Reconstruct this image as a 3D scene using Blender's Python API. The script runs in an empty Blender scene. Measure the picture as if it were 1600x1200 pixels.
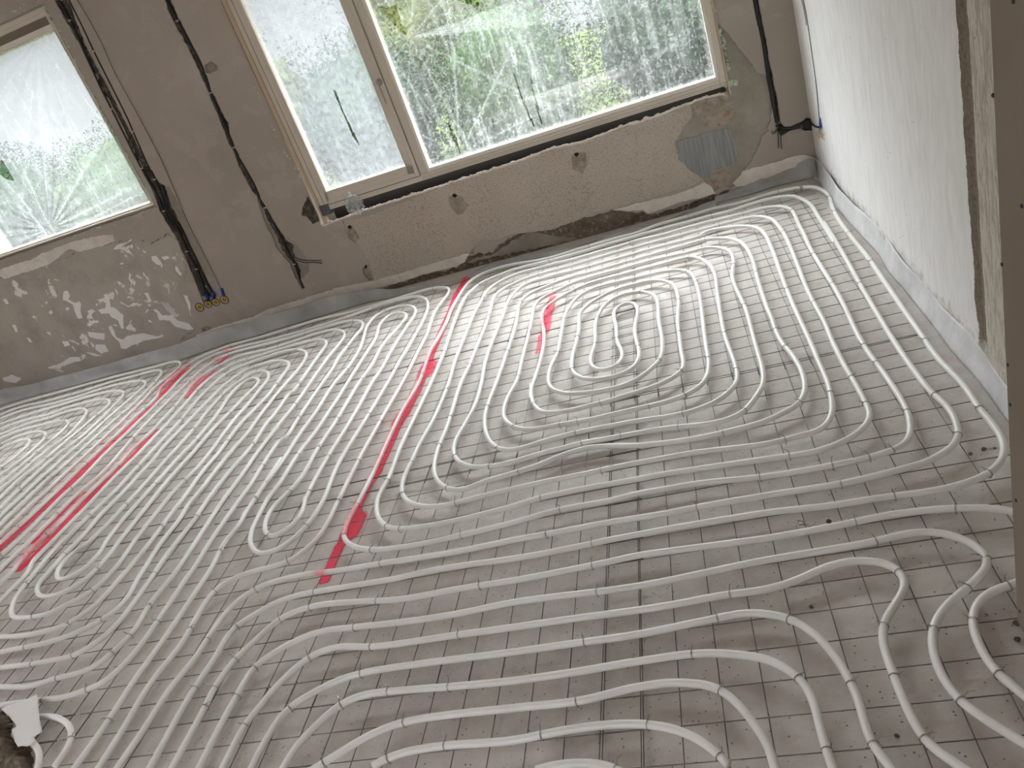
import bpy, bmesh, math, random
from mathutils import Vector, Matrix, noise
from mathutils.geometry import delaunay_2d_cdt
random.seed(11)
S = bpy.context.scene
COL = S.collection
# ------------------------------------------------------------ camera, sky, exposure
CR = ((0.93811462,0.13004355,-0.32098230),(-0.21799760,-0.49844075,-0.83906726),(-0.26910595,0.85711463,-0.43924537))
FPX = 1197.925
CH = 1.632            # height of the camera above the slab
cam = bpy.data.cameras.new('camera'); cam.sensor_width = 36.0; cam.lens = FPX/1600*36.0
cam.clip_start = 0.02; cam.clip_end = 200
camo = bpy.data.objects.new('camera', cam); COL.objects.link(camo)
camo.matrix_world = Matrix(((CR[0][0], -CR[1][0], -CR[2][0], 0), (CR[0][1], -CR[1][1], -CR[2][1], 0),
                            (CR[0][2], -CR[1][2], -CR[2][2], CH), (0, 0, 0, 1)))
S.camera = camo
W = bpy.data.worlds.new('overcast_sky'); S.world = W; W.use_nodes = True
bg = W.node_tree.nodes['Background']; bg.inputs[0].default_value = (0.965, 0.975, 1.03, 1)
wt = W.node_tree; tc = wt.nodes.new('ShaderNodeTexCoord'); sp_ = wt.nodes.new('ShaderNodeSeparateXYZ'); mr_ = wt.nodes.new('ShaderNodeMapRange')
wt.links.new(tc.outputs['Generated'], sp_.inputs[0]); wt.links.new(sp_.outputs[2], mr_.inputs[0])
mr_.inputs[1].default_value = 0.18; mr_.inputs[2].default_value = 0.75; mr_.inputs[3].default_value = 0.40; mr_.inputs[4].default_value = 14.0
wt.links.new(mr_.outputs[0], bg.inputs[1])          # overcast sky: brighter overhead than at the horizon
S.view_settings.view_transform = 'Standard'; S.view_settings.look = 'None'
S.view_settings.gamma = 1.0; S.view_settings.use_curve_mapping = False
S.view_settings.exposure = 0.95
S.cycles.use_denoising = True
S.cycles.max_bounces = 10; S.cycles.diffuse_bounces = 6; S.cycles.glossy_bounces = 3
S.cycles.transparent_max_bounces = 12; S.cycles.transmission_bounces = 6
S.cycles.sample_clamp_indirect = 6.0

# ------------------------------------------------------------ pixel -> place helpers
def ray(px, py):
    a = (px-800)/FPX; b = (py-600)/FPX
    return Vector((CR[0][0]*a+CR[1][0]*b+CR[2][0], CR[0][1]*a+CR[1][1]*b+CR[2][1], CR[0][2]*a+CR[1][2]*b+CR[2][2]))
def on_floor(px, py, z=0.0):
    d = ray(px, py); t = (z-CH)/d.z
    return Vector((d.x*t, d.y*t, z))
TW = math.atan(0.028)
WU = Vector((-math.cos(TW), math.sin(TW), 0)); WN = Vector((-math.sin(TW), -math.cos(TW), 0)); WP = Vector((0.80, 5.05, 0))
def wall_pt(s, z, off=0.0):
    return WP + WU*s + WN*off + Vector((0, 0, z))
def on_wall(px, py, off=0.0):
    d = ray(px, py); c = Vector((0, 0, CH)); p0 = WP + WN*off
    t = (p0-c).dot(WN)/d.dot(WN); p = c + d*t
    return ((p-WP).dot(WU), p.z)
RX = 0.80
def on_right(px, py, x=RX):
    d = ray(px, py); t = x/d.x
    return (d.y*t, CH+d.z*t)
V = {}
for k_, (ox, oy) in dict(A=(0,300),B=(400,300),C=(800,300),D=(1200,300),E=(0,600),F=(400,600),G=(800,600),H=(1200,600),I=(0,900),J=(400,900),K=(800,900),L=(1200,900),
                        Q=(0,0),R=(400,0),S=(800,0),T=(1200,0)).items(): V[k_] = (ox, oy, 4.0)
for k_, (ox, oy) in dict(a=(840,440),b=(680,420),c=(720,320),d=(960,280),e=(1140,240),f=(540,420),g=(740,560),h=(0,540),i=(160,500),j=(340,440),k=(0,700),l=(200,660),m=(0,840),n=(200,800),o=(380,600),
                        B1=(0,0),B2=(60,160),B3=(220,330),B4=(360,150),B5=(1000,100)).items(): V[k_] = (ox, oy, 6.6667)
for k_, (ox, oy) in dict(p=(700,380),q=(800,360),r=(900,340),s=(1000,310),t=(1100,290),u=(900,400),v=(280,530),w=(220,560),x=(160,600),y=(0,610),z=(0,680),aa=(320,580)).items(): V[k_] = (ox, oy, 13.3333)
V['ta'] = (200,660,10.575); V['tb'] = (120,720,10.575); V['B6'] = (1180,120,10.0); V['B7'] = (0,1050,8.0); V['X'] = (0,0,1.0)
def PX(txt):
    """'F 10,20 30,40 G 5,6' -> list of frame coordinates"""
    out = []; vw = V['X']
    for w_ in txt.split():
        if ',' in w_:
            a, b = w_.split(','); out.append((vw[0]+float(a)/vw[2], vw[1]+float(b)/vw[2]))
        else: vw = V[w_]
    return out

# ------------------------------------------------------------ object helpers
def link(name, me, mat=None, parent=None):
    o = bpy.data.objects.new(name, me); COL.objects.link(o)
    if mat: me.materials.append(mat)
    if parent: o.parent = parent
    return o
def obj(name, bm, mat=None, parent=None, smooth=False):
    me = bpy.data.meshes.new(name); bmesh.ops.recalc_face_normals(bm, faces=bm.faces)
    bm.to_mesh(me); bm.free()
    if smooth:
        for p in me.polygons: p.use_smooth = True
    return link(name, me, mat, parent)
def tag(o, label, cat, group=None, kind=None):
    o['label'] = label; o['category'] = cat
    if group: o['group'] = group
    if kind: o['kind'] = kind
    return o
def struct(o): o['kind'] = 'structure'; return o
def empty(name, loc=(0,0,0)):
    o = bpy.data.objects.new(name, None); COL.objects.link(o); o.location = loc; o.empty_display_size = 0.05; return o
def box(bm, c, sx, sy, sz, m=None):
    M = Matrix.Translation(c) @ (m if m else Matrix.Identity(4)) @ Matrix.Diagonal((sx, sy, sz, 1))
    return bmesh.ops.create_cube(bm, size=1.0, matrix=M)['verts']
WROT = Matrix((( -WU.x, WN.x*-1, 0, 0), (-WU.y, -WN.y, 0, 0), (0, 0, 1, 0), (0, 0, 0, 1)))  # x along the window wall to the right, y outwards
def wbox(bm, s0, s1, z0, z1, o0, o1):
    """box in window wall coordinates; o = offset into the room"""
    c = wall_pt((s0+s1)/2, (z0+z1)/2, (o0+o1)/2)
    return box(bm, c, abs(s1-s0), abs(o1-o0), abs(z1-z0), WROT)
def catmull(P, step):
    n = len(P); out = []
    for i in range(n-1):
        p0 = P[i-1] if i else P[0]*2-P[1]; p1 = P[i]; p2 = P[i+1]; p3 = P[i+2] if i+2 < n else P[n-1]*2-P[n-2]
        L = (p2-p1).length
        if L < 1e-6: continue
        t0 = 0; t1 = t0+max((p1-p0).length, 1e-4)**.5; t2 = t1+L**.5; t3 = t2+max((p3-p2).length, 1e-4)**.5
        k = max(1, int(L/step))
        for q in range(k):
            t = t1+(t2-t1)*q/k
            A1 = p0*((t1-t)/(t1-t0))+p1*((t-t0)/(t1-t0)); A2 = p1*((t2-t)/(t2-t1))+p2*((t-t1)/(t2-t1)); A3 = p2*((t3-t)/(t3-t2))+p3*((t-t2)/(t3-t2))
            B1 = A1*((t2-t)/(t2-t0))+A2*((t-t0)/(t2-t0)); B2 = A2*((t3-t)/(t3-t1))+A3*((t-t1)/(t3-t1))
            out.append(B1*((t2-t)/(t2-t1))+B2*((t-t1)/(t2-t1)))
    out.append(P[-1].copy())
    return out
def smooth_path(P, step, sig):
    n = len(P); out = []
    for i in range(n):
        s_ = sig(P[i]) if callable(sig) else sig
        r = int(2.2*s_/step); r = min(r, i, n-1-i)
        if r < 1: out.append(P[i].copy()); continue
        acc = Vector((0,0,0)); w = 0
        for q in range(-r, r+1):
            g = math.exp(-0.5*(q*step/s_)**2); acc += P[i+q]*g; w += g
        out.append(acc/w)
    return out
def tube(bm, P, rad, n=8, up=Vector((0,0,1)), caps=True):
    rings = []
    prev = None
    for i, p in enumerate(P):
        t = (P[min(i+1, len(P)-1)]-P[max(i-1, 0)])
        if t.length < 1e-9: t = Vector((1,0,0))
        t.normalize()
        if prev is None:
            a = t.cross(up)
            if a.length < 1e-3: a = t.cross(Vector((1,0,0)))
        else:
            a = prev - t*prev.dot(t)
            if a.length < 1e-3: a = t.cross(up)
        a.normalize(); prev = a; b = t.cross(a)
        r_ = rad(i) if callable(rad) else rad
        rings.append([bm.verts.new(p+a*math.cos(2*math.pi*k/n)*r_+b*math.sin(2*math.pi*k/n)*r_) for k in range(n)])
    for i in range(len(rings)-1):
        A, B = rings[i], rings[i+1]
        for k in range(n): bm.faces.new((A[k], A[(k+1)%n], B[(k+1)%n], B[k]))
    if caps and len(rings) > 1:
        bm.faces.new(rings[0][::-1]); bm.faces.new(rings[-1])
    return rings
def inside(poly, x, y):
    c = False; n = len(poly); j = n-1
    for i in range(n):
        xi, yi = poly[i]; xj, yj = poly[j]
        if (yi > y) != (yj > y) and x < (xj-xi)*(y-yi)/(yj-yi)+xi: c = not c
        j = i
    return c
def rough(poly, step=0.015, amp=0.004, seed=0):
    rnd = random.Random(seed); out = []
    n = len(poly)
    for i in range(n):
        a = poly[i]; b = poly[(i+1)%n]; L = math.hypot(b[0]-a[0], b[1]-a[1]); k = max(1, int(L/step))
        for q in range(k):
            t = q/k; x = a[0]+(b[0]-a[0])*t; y = a[1]+(b[1]-a[1])*t
            nx = noise.noise(Vector((x*28, y*28, seed*3.1)))*1.6+rnd.uniform(-.5, .5); ny = noise.noise(Vector((x*28, y*28, seed*3.1+40)))*1.6+rnd.uniform(-.5, .5)
            out.append((x+nx*amp, y+ny*amp))
    return out
def sheet(outer, holes, fn, o0, o1):
    """flat slab with holes: outline polygons in (s,z), fn(s,z,off)->Vector"""
    vs = []; es = []
    for poly in [outer]+holes:
        b = len(vs); vs += [Vector(p) for p in poly]; n = len(poly)
        es += [(b+i, b+(i+1)%n) for i in range(n)]
    r = delaunay_2d_cdt(vs, es, [], 0, 1e-5)
    nv, nf = r[0], r[2]
    bm = bmesh.new(); V1 = [bm.verts.new(fn(v.x, v.y, o1)) for v in nv]; V0 = [None]*len(nv)
    edges = {}
    for f in nf:
        cx = sum(nv[i].x for i in f)/len(f); cy = sum(nv[i].y for i in f)/len(f)
        if not inside(outer, cx, cy) or any(inside(h, cx, cy) for h in holes): continue
        try: bm.faces.new([V1[i] for i in f])
        except ValueError: continue
        for i in range(len(f)):
            a, b = f[i], f[(i+1)%len(f)]; k = (min(a, b), max(a, b)); edges[k] = edges.get(k, 0)+1
    for (a, b), c in edges.items():
        if c == 1:
            for q in (a, b):
                if V0[q] is None: V0[q] = bm.verts.new(fn(nv[q].x, nv[q].y, o0))
            try: bm.faces.new((V1[a], V1[b], V0[b], V0[a]))
            except ValueError: pass
    bmesh.ops.delete(bm, geom=[v for v in bm.verts if not v.link_faces], context='VERTS')
    return bm

# ------------------------------------------------------------ materials
def mat(name, col, rough_=0.8, **kw):
    m = bpy.data.materials.new(name); m.use_nodes = True
    b = m.node_tree.nodes['Principled BSDF']; b.inputs['Base Color'].default_value = (*col, 1); b.inputs['Roughness'].default_value = rough_
    for k, v in kw.items(): b.inputs[k.replace('_', ' ')].default_value = v
    return m
class NT:
    def __init__(s, m): s.t = m.node_tree; s.n = s.t.nodes; s.l = s.t.links; s.b = s.n.get('Principled BSDF')
    def add(s, typ, **kw):
        x = s.n.new(typ)
        for k, v in kw.items(): setattr(x, k, v)
        return x
    def pos(s): return s.add('ShaderNodeNewGeometry').outputs['Position']
    def noise(s, vec, scale, detail=4, rough_=0.55, dist=0.0):
        x = s.add('ShaderNodeTexNoise'); s.l.new(vec, x.inputs['Vector']); x.inputs['Scale'].default_value = scale
        x.inputs['Detail'].default_value = detail; x.inputs['Roughness'].default_value = rough_; x.inputs['Distortion'].default_value = dist
        return x.outputs['Fac']
    def voro(s, vec, scale, feat='F1'):
        x = s.add('ShaderNodeTexVoronoi', feature=feat); s.l.new(vec, x.inputs['Vector']); x.inputs['Scale'].default_value = scale
        return x.outputs['Distance']
    def ramp(s, fac, stops):
        x = s.add('ShaderNodeValToRGB'); s.l.new(fac, x.inputs[0]); e = x.color_ramp.elements
        while len(e) < len(stops): e.new(0.5)
        for q, (p, c) in zip(e, stops):
            q.position = p; q.color = (*c, 1) if isinstance(c, tuple) else (c, c, c, 1)
        return x.outputs[0]
    def mix(s, fac, a, b, mode='MIX'):
        x = s.add('ShaderNodeMix', data_type='RGBA', blend_type=mode)
        for i, v in ((0, fac), (6, a), (7, b)):
            if hasattr(v, 'is_output'): s.l.new(v, x.inputs[i])
            elif i == 0: x.inputs[0].default_value = v
            else: x.inputs[i].default_value = (*v, 1)
        return x.outputs[2]
    def math(s, op, a, b=None, clamp=False):
        x = s.add('ShaderNodeMath', operation=op, use_clamp=clamp)
        for i, v in ((0, a), (1, b)):
            if v is None: continue
            if hasattr(v, 'is_output'): s.l.new(v, x.inputs[i])
            else: x.inputs[i].default_value = v
        return x.outputs[0]
    def scale(s, vec, xyz):
        x = s.add('ShaderNodeMapping'); s.l.new(vec, x.inputs[0]); x.inputs['Scale'].default_value = xyz; return x.outputs[0]
    def bump(s, h, strength=0.4, dist=0.01):
        x = s.add('ShaderNodeBump'); s.l.new(h, x.inputs['Height']); x.inputs['Strength'].default_value = strength; x.inputs['Distance'].default_value = dist
        s.l.new(x.outputs[0], s.b.inputs['Normal'])
    def attr(s, name): return s.add('ShaderNodeAttribute', attribute_name=name).outputs['Fac']
    def base(s, c): s.l.new(c, s.b.inputs['Base Color'])
RED = (0.83, 0.035, 0.10)

M = {}
m = M['concrete'] = mat('concrete_slab', (0.5, 0.47, 0.43), 0.75); t = NT(m); p = t.pos()
c = t.ramp(t.noise(p, 1.7, 5), [(0.3, (0.56, 0.52, 0.485)), (0.7, (0.70, 0.66, 0.625))])
c = t.mix(t.ramp(t.noise(p, 14, 6, 0.7), [(0.35, 0.0), (0.75, 0.55)]), c, (0.40, 0.35, 0.30))
c = t.mix(t.ramp(t.noise(p, 60, 3, 0.6), [(0.62, 0.0), (0.75, 0.5)]), c, (0.70, 0.67, 0.62))
gate = t.ramp(t.noise(p, 3.5, 3), [(0.42, 0.0), (0.62, 1.0)])
pits = t.ramp(t.voro(t.scale(p, (1, 1, 1)), 62), [(0.08, 1.0), (0.17, 0.0)])
pg = t.math('MULTIPLY', pits, t.ramp(t.noise(p, 31, 2), [(0.44, 0.0), (0.55, 1.0)]))
c = t.mix(t.math('MULTIPLY', pg, 0.85), c, (0.13, 0.11, 0.09)); t.base(c)
hgt = t.math('SUBTRACT', t.math('ADD', t.noise(p, 9, 5, 0.6), t.math('MULTIPLY', t.noise(p, 90, 4, 0.7), 0.25)), t.math('MULTIPLY', pg, 0.6))
t.bump(hgt, 0.8, 0.007)

m = M['pipe'] = mat('pex_pipe', (0.86, 0.85, 0.82), 0.34); t = NT(m)
m.node_tree.nodes['Principled BSDF'].inputs['Specular IOR Level'].default_value = 0.5
p = t.pos(); nz = t.noise(p, 55, 3)
pf = t.math('MULTIPLY', t.attr('paint'), t.ramp(nz, [(0.3, 0.55), (0.6, 1.0)]), True)
c = t.mix(t.ramp(t.noise(p, 6, 3), [(0.4, 0.0), (0.7, 1.0)]), (0.88, 0.87, 0.845), (0.80, 0.78, 0.74))
t.base(t.mix(pf, c, (0.95, 0.30, 0.36)))

m = M['steel'] = mat('mesh_steel', (0.20, 0.175, 0.155), 0.45, Metallic=0.55); t = NT(m); p = t.pos()
c = t.ramp(t.noise(p, 20, 3), [(0.35, (0.13, 0.12, 0.115)), (0.65, (0.25, 0.22, 0.19))])
t.base(t.mix(t.attr('paint'), c, RED))
M['tie'] = mat('tie_wire_steel', (0.36, 0.345, 0.33), 0.3, Metallic=0.8)

# ------------------------------------------------------------ materials of the shell
m = M['plaster'] = mat('smooth_plaster', (0.55, 0.49, 0.43), 0.9); t = NT(m); p = t.pos()
c = t.ramp(t.noise(p, 1.3, 4), [(0.35, (0.395, 0.345, 0.30)), (0.65, (0.455, 0.40, 0.35))])
c = t.mix(t.ramp(t.noise(p, 4.2, 6, 0.65, 0.6), [(0.56, 0.0), (0.60, 0.35)]), c, (0.52, 0.465, 0.42))
c = t.mix(t.ramp(t.voro(p, 26), [(0.05, 1.0), (0.075, 0.0)]), c, t.mix(t.ramp(t.noise(p, 7, 2), [(0.56, 0.0), (0.6, 0.6)]), c, (0.26, 0.22, 0.18)))
t.base(c); t.bump(t.math('ADD', t.noise(p, 5, 4), t.math('MULTIPLY', t.noise(p, 120, 3), 0.15)), 0.25, 0.004)

m = M['roughcast'] = mat('textured_plaster', (0.5, 0.45, 0.38), 0.95); t = NT(m); p = t.pos()
c = t.ramp(t.noise(p, 95, 3, 0.6), [(0.33, (0.34, 0.28, 0.225)), (0.50, (0.52, 0.455, 0.385))])
c = t.mix(t.ramp(t.noise(p, 2.2, 4), [(0.4, 0.0), (0.7, 0.35)]), c, (0.66, 0.59, 0.50)); t.base(c)
t.bump(t.noise(p, 110, 3, 0.6), 0.9, 0.006)

m = M['render'] = mat('old_grey_render', (0.38, 0.35, 0.31), 0.95); t = NT(m); p = t.pos()
c = t.ramp(t.noise(p, 3.1, 6, 0.62), [(0.32, (0.36, 0.325, 0.28)), (0.5, (0.46, 0.425, 0.375)), (0.68, (0.50, 0.46, 0.40))])
c = t.mix(t.ramp(t.noise(t.scale(p, (5, 5, 0.8)), 9, 4, 0.7), [(0.5, 0.0), (0.8, 0.35)]), c, (0.33, 0.31, 0.30))
c = t.mix(t.ramp(t.noise(p, 55, 5, 0.75), [(0.55, 0.0), (0.75, 0.6)]), c, (0.58, 0.54, 0.49))
fl_ = t.math('MULTIPLY', t.ramp(t.noise(p, 6.5, 5, 0.6, 0.5), [(0.605, 0.0), (0.615, 1.0)]), t.ramp(t.noise(t.scale(p, (1, 1, 0.6)), 1.1, 2), [(0.40, 0.0), (0.47, 1.0)]))
c = t.mix(fl_, c, (0.86, 0.84, 0.81)); t.base(c)
t.bump(t.math('ADD', t.noise(p, 14, 5, 0.65), t.math('MULTIPLY', t.noise(p, 150, 3), 0.2)), 0.6, 0.008)

m = M['bare_render'] = mat('bare_render', (0.4, 0.37, 0.33), 0.95); t = NT(m); p = t.pos()
c = t.ramp(t.noise(p, 4.1, 6, 0.62), [(0.32, (0.25, 0.225, 0.19)), (0.5, (0.33, 0.30, 0.255)), (0.68, (0.40, 0.365, 0.32))])
c = t.mix(t.ramp(t.noise(p, 65, 5, 0.75), [(0.5, 0.0), (0.75, 0.5)]), c, (0.30, 0.27, 0.23)); t.base(c)
t.bump(t.math('ADD', t.noise(p, 14, 5, 0.65), t.math('MULTIPLY', t.noise(p, 130, 3), 0.25)), 0.7, 0.008)

m = M['brick'] = mat('old_brickwork', (0.2, 0.14, 0.1), 0.95); t = NT(m); p = t.pos()
br = t.add('ShaderNodeTexBrick'); sep = t.add('ShaderNodeSeparateXYZ'); cmb = t.add('ShaderNodeCombineXYZ')
t.l.new(p, sep.inputs[0]); t.l.new(sep.outputs[0], cmb.inputs[0]); t.l.new(sep.outputs[2], cmb.inputs[1]); t.l.new(cmb.outputs[0], br.inputs['Vector'])
br.inputs['Scale'].default_value = 1.0; br.inputs['Brick Width'].default_value = 0.22; br.inputs['Row Height'].default_value = 0.065; br.inputs['Mortar Size'].default_value = 0.008
br.inputs['Color1'].default_value = (0.13, 0.085, 0.06, 1); br.inputs['Color2'].default_value = (0.20, 0.14, 0.105, 1); br.inputs['Mortar'].default_value = (0.16, 0.135, 0.11, 1)
c = t.mix(t.ramp(t.noise(p, 17, 6, 0.7), [(0.42, 0.0), (0.66, 0.8)]), br.outputs[0], (0.26, 0.215, 0.165))
c = t.mix(t.ramp(t.noise(p, 35, 4, 0.7), [(0.54, 0.0), (0.64, 0.8)]), c, (0.46, 0.42, 0.36)); t.base(c)
t.bump(t.math('ADD', t.math('MULTIPLY', br.outputs['Fac'], -0.8), t.noise(p, 30, 5, 0.7)), 1.0, 0.02)

m = M['white_paint'] = mat('flaking_white_paint', (0.74, 0.69, 0.62), 0.9); t = NT(m); p = t.pos()
c = t.ramp(t.noise(p, 9, 5, 0.65), [(0.35, (0.68, 0.62, 0.55)), (0.6, (0.82, 0.77, 0.71))])
c = t.mix(t.ramp(t.noise(p, 28, 4, 0.7), [(0.62, 0.0), (0.70, 0.6)]), c, (0.46, 0.40, 0.33)); t.base(c); t.bump(t.noise(p, 40, 4), 0.4, 0.004)

m = M['old_white'] = mat('old_white_distemper', (0.8, 0.79, 0.77), 0.9); t = NT(m); p = t.pos()   # right wall
st = t.noise(t.scale(p, (4, 4, 0.9)), 6, 5, 0.62, 0.8)
c = t.ramp(st, [(0.30, (0.76, 0.74, 0.72)), (0.55, (0.83, 0.82, 0.81)), (0.75, (0.87, 0.865, 0.86))])
sx = t.add('ShaderNodeSeparateXYZ'); t.l.new(p, sx.inputs[0]); yy, zz = sx.outputs[1], sx.outputs[2]
# bare mortar channel running up the wall near its end
ch = t.math('ADD', yy, t.math('MULTIPLY', t.math('SUBTRACT', t.noise(t.scale(p, (1, 1, 1)), 9, 5, 0.7), 0.5), 0.05))
inb = t.math('MULTIPLY', t.math('GREATER_THAN', ch, 2.390), t.math('LESS_THAN', ch, 2.462))
rgh = t.math('LESS_THAN', ch, 2.390)
c2 = t.mix(t.ramp(t.noise(t.scale(p, (6, 6, 1.0)), 12, 6, 0.75, 0.8), [(0.45, 0.0), (0.58, 1.0)]), (0.62, 0.58, 0.50), (0.40, 0.355, 0.29))
c = t.mix(rgh, c, c2)
c = t.mix(inb, c, t.ramp(t.noise(p, 70, 5, 0.8), [(0.35, (0.12, 0.092, 0.065)), (0.65, (0.25, 0.20, 0.15))]))
low = t.math('ADD', zz, t.math('MULTIPLY', t.math('SUBTRACT', t.noise(p, 16, 5, 0.75), 0.5), 0.30))
c = t.mix(t.ramp(low, [(0.09, 1.0), (0.15, 0.0)]), c, t.ramp(t.noise(p, 45, 4, 0.8), [(0.4, (0.46, 0.42, 0.36)), (0.65, (0.72, 0.69, 0.65))]))
sp = t.math('MULTIPLY', t.ramp(t.voro(p, 13), [(0.035, 1.0), (0.05, 0.0)]), t.ramp(t.noise(p, 2.1, 2), [(0.5, 0.0), (0.53, 1.0)]))
c = t.mix(sp, c, (0.2, 0.18, 0.15)); t.base(c)
t.bump(t.math('ADD', st, t.math('MULTIPLY', t.noise(p, 45, 4, 0.7), 0.5)), 0.35, 0.006)

M['board'] = mat('brown_board', (0.36, 0.295, 0.235), 0.85)
t = NT(M['board']); p = t.pos(); t.base(t.ramp(t.noise(p, 2.0, 3), [(0.3, (0.235, 0.185, 0.145)), (0.7, (0.275, 0.225, 0.18))]))
M['ceil'] = mat('ceiling_plaster', (0.72, 0.69, 0.65), 0.9)
M['back'] = mat('room_plaster', (0.66, 0.60, 0.54), 0.9)
M['frame'] = mat('cream_window_paint', (0.64, 0.575, 0.49), 0.5)
M['frame_pale'] = mat('pale_window_paint', (0.80, 0.76, 0.68), 0.5)
M['lath'] = mat('raw_wood_lath', (0.55, 0.43, 0.31), 0.8)
M['gap'] = mat('black_gap_shade', (0.02, 0.018, 0.016), 0.9)  # black stands for the shade inside gaps and holes
M['black'] = mat('black_cable', (0.012, 0.012, 0.013), 0.5)
M['clip'] = mat('cable_clip', (0.42, 0.40, 0.38), 0.5)
M['foam'] = mat('green_expanding_foam', (0.50, 0.58, 0.46), 0.9)
M['blue'] = mat('blue_plastic', (0.02, 0.06, 0.32), 0.4)
M['yellow'] = mat('yellow_plastic', (0.62, 0.38, 0.02), 0.5)
M['darkblue'] = mat('dark_blue_plastic', (0.02, 0.02, 0.06), 0.4)
M['packer'] = mat('dark_slate_plastic', (0.09, 0.09, 0.11), 0.6)
M['copper'] = mat('bare_wire', (0.45, 0.30, 0.2), 0.4, Metallic=0.6)
M['screw'] = mat('black_screw', (0.02, 0.018, 0.015), 0.5)
M['grip'] = mat('dull_zinc', (0.35, 0.33, 0.31), 0.4, Metallic=0.6)
m = M['pocket'] = mat('brown_pocket', (0.3, 0.25, 0.2), 0.95); t = NT(m); p = t.pos()
t.base(t.ramp(t.noise(p, 24, 5, 0.7), [(0.35, (0.27, 0.21, 0.155)), (0.62, (0.44, 0.385, 0.32))])); t.bump(t.noise(p, 50, 5, 0.7), 0.8, 0.008)
m = M['chase'] = mat('shaded_broken_plaster', (0.1, 0.08, 0.06), 0.95); t = NT(m); p = t.pos()  # rubble tone darkened for the shade in the recess
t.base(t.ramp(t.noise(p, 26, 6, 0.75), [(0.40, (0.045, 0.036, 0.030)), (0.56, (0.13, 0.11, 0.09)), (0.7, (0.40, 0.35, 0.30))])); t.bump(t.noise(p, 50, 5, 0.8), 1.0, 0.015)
m = M['flake'] = mat('white_distemper_flake', (0.88, 0.86, 0.84), 0.9)
m = M['slate'] = mat('blue_grey_plaque', (0.30, 0.31, 0.31), 0.85); t = NT(m); p = t.pos()
c = t.ramp(t.noise(t.scale(p, (14, 14, 0.7)), 8, 5, 0.7), [(0.35, (0.22, 0.225, 0.225)), (0.7, (0.38, 0.38, 0.375))]); t.base(c)
t.bump(t.noise(t.scale(p, (14, 14, 0.7)), 8, 5, 0.7), 0.5, 0.004)
m = M['redbrick'] = mat('exposed_brick', (0.33, 0.22, 0.17), 0.95); t = NT(m); p = t.pos()
c = t.ramp(t.noise(p, 22, 5, 0.7), [(0.38, (0.34, 0.22, 0.165)), (0.55, (0.42, 0.36, 0.305))]); t.base(c); t.bump(t.noise(p, 40, 5, 0.7), 0.8, 0.008)

m = M['foam_shaded'] = mat('shaded_edge_foam', (0.55, 0.56, 0.58), 0.55); t = NT(m); p = t.pos()  # same foam, darkened for the shade along the window wall
c = t.ramp(t.noise(p, 4, 3), [(0.35, (0.33, 0.325, 0.32)), (0.7, (0.50, 0.50, 0.50))])
t.base(t.mix(t.attr('paint'), c, RED)); t.bump(t.noise(p, 7, 3), 0.5, 0.02)

m = M['foam_lit'] = mat('lit_edge_foam', (0.7, 0.7, 0.71), 0.5); t = NT(m); p = t.pos()  # same foam, paler for the light on the right wall side
t.base(t.ramp(t.noise(p, 6, 4, 0.6), [(0.35, (0.58, 0.58, 0.59)), (0.7, (0.78, 0.78, 0.79))])); t.bump(t.noise(p, 9, 3), 0.6, 0.02)
m = M['spray'] = mat('red_spray_paint', RED, 0.6); t = NT(m); p = t.pos()
tr = t.add('ShaderNodeBsdfTransparent'); mx = t.add('ShaderNodeMixShader'); out = m.node_tree.nodes['Material Output']
a_ = t.attr('paint'); nz = t.noise(p, 120, 5, 0.8)
fac = t.ramp(t.math('ADD', a_, t.math('MULTIPLY', t.math('SUBTRACT', nz, 0.5), 0.9)), [(0.20, 0.0), (0.80, 1.0)])
t.l.new(fac, mx.inputs[0]); t.l.new(tr.outputs[0], mx.inputs[1]); t.l.new(t.b.outputs[0], mx.inputs[2]); t.l.new(mx.outputs[0], out.inputs[0])

def film_mat(name, lo, hi, scale, contrast, streak, white=(0.95, 0.96, 0.97)):
    """thin builder's film: clear where it lies smooth, milky where it is creased"""
    m = bpy.data.materials.new(name); m.use_nodes = True; t = NT(m); nt = t.n; p = t.pos()
    for n_ in list(nt):
        if n_.type == 'BSDF_PRINCIPLED': nt.remove(n_)
    out = nt['Material Output']
    trl = t.add('ShaderNodeBsdfTranslucent'); dif = t.add('ShaderNodeBsdfDiffuse'); trn = t.add('ShaderNodeBsdfTransparent'); gl = t.add('ShaderNodeBsdfGlossy')
    trl.inputs[0].default_value = (*white, 1); dif.inputs[0].default_value = (*white, 1); trn.inputs[0].default_value = (0.97, 0.985, 0.98, 1); gl.inputs['Roughness'].default_value = 0.3
    m1 = t.add('ShaderNodeMixShader'); m1.inputs[0].default_value = 0.80; t.l.new(dif.outputs[0], m1.inputs[1]); t.l.new(trl.outputs[0], m1.inputs[2])
    m2 = t.add('ShaderNodeMixShader'); m2.inputs[0].default_value = 0.06; t.l.new(m1.outputs[0], m2.inputs[1]); t.l.new(gl.outputs[0], m2.inputs[2])
    a = t.noise(p, scale, 7, 0.78, 1.2); b = t.noise(t.scale(p, (3.5, 3.5, 0.35)), streak, 4, 0.6, 0.5)
    f = t.ramp(a, [(contrast, lo), (contrast+0.10, hi)]); g = t.ramp(b, [(0.50, 0.0), (0.62, 0.08)])
    q = t.math('ADD', f, g, True)
    big = t.ramp(t.noise(p, 1.6, 3), [(0.35, 0.0), (0.65, 0.06)]); q = t.math('ADD', q, big, True)
    q = t.math('ADD', q, t.math('MULTIPLY', t.attr('edge'), 0.16), True)
    m3 = t.add('ShaderNodeMixShader'); t.l.new(q, m3.inputs[0]); t.l.new(trn.outputs[0], m3.inputs[1]); t.l.new(m2.outputs[0], m3.inputs[2])
    t.l.new(m3.outputs[0], out.inputs[0]); return m
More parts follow.
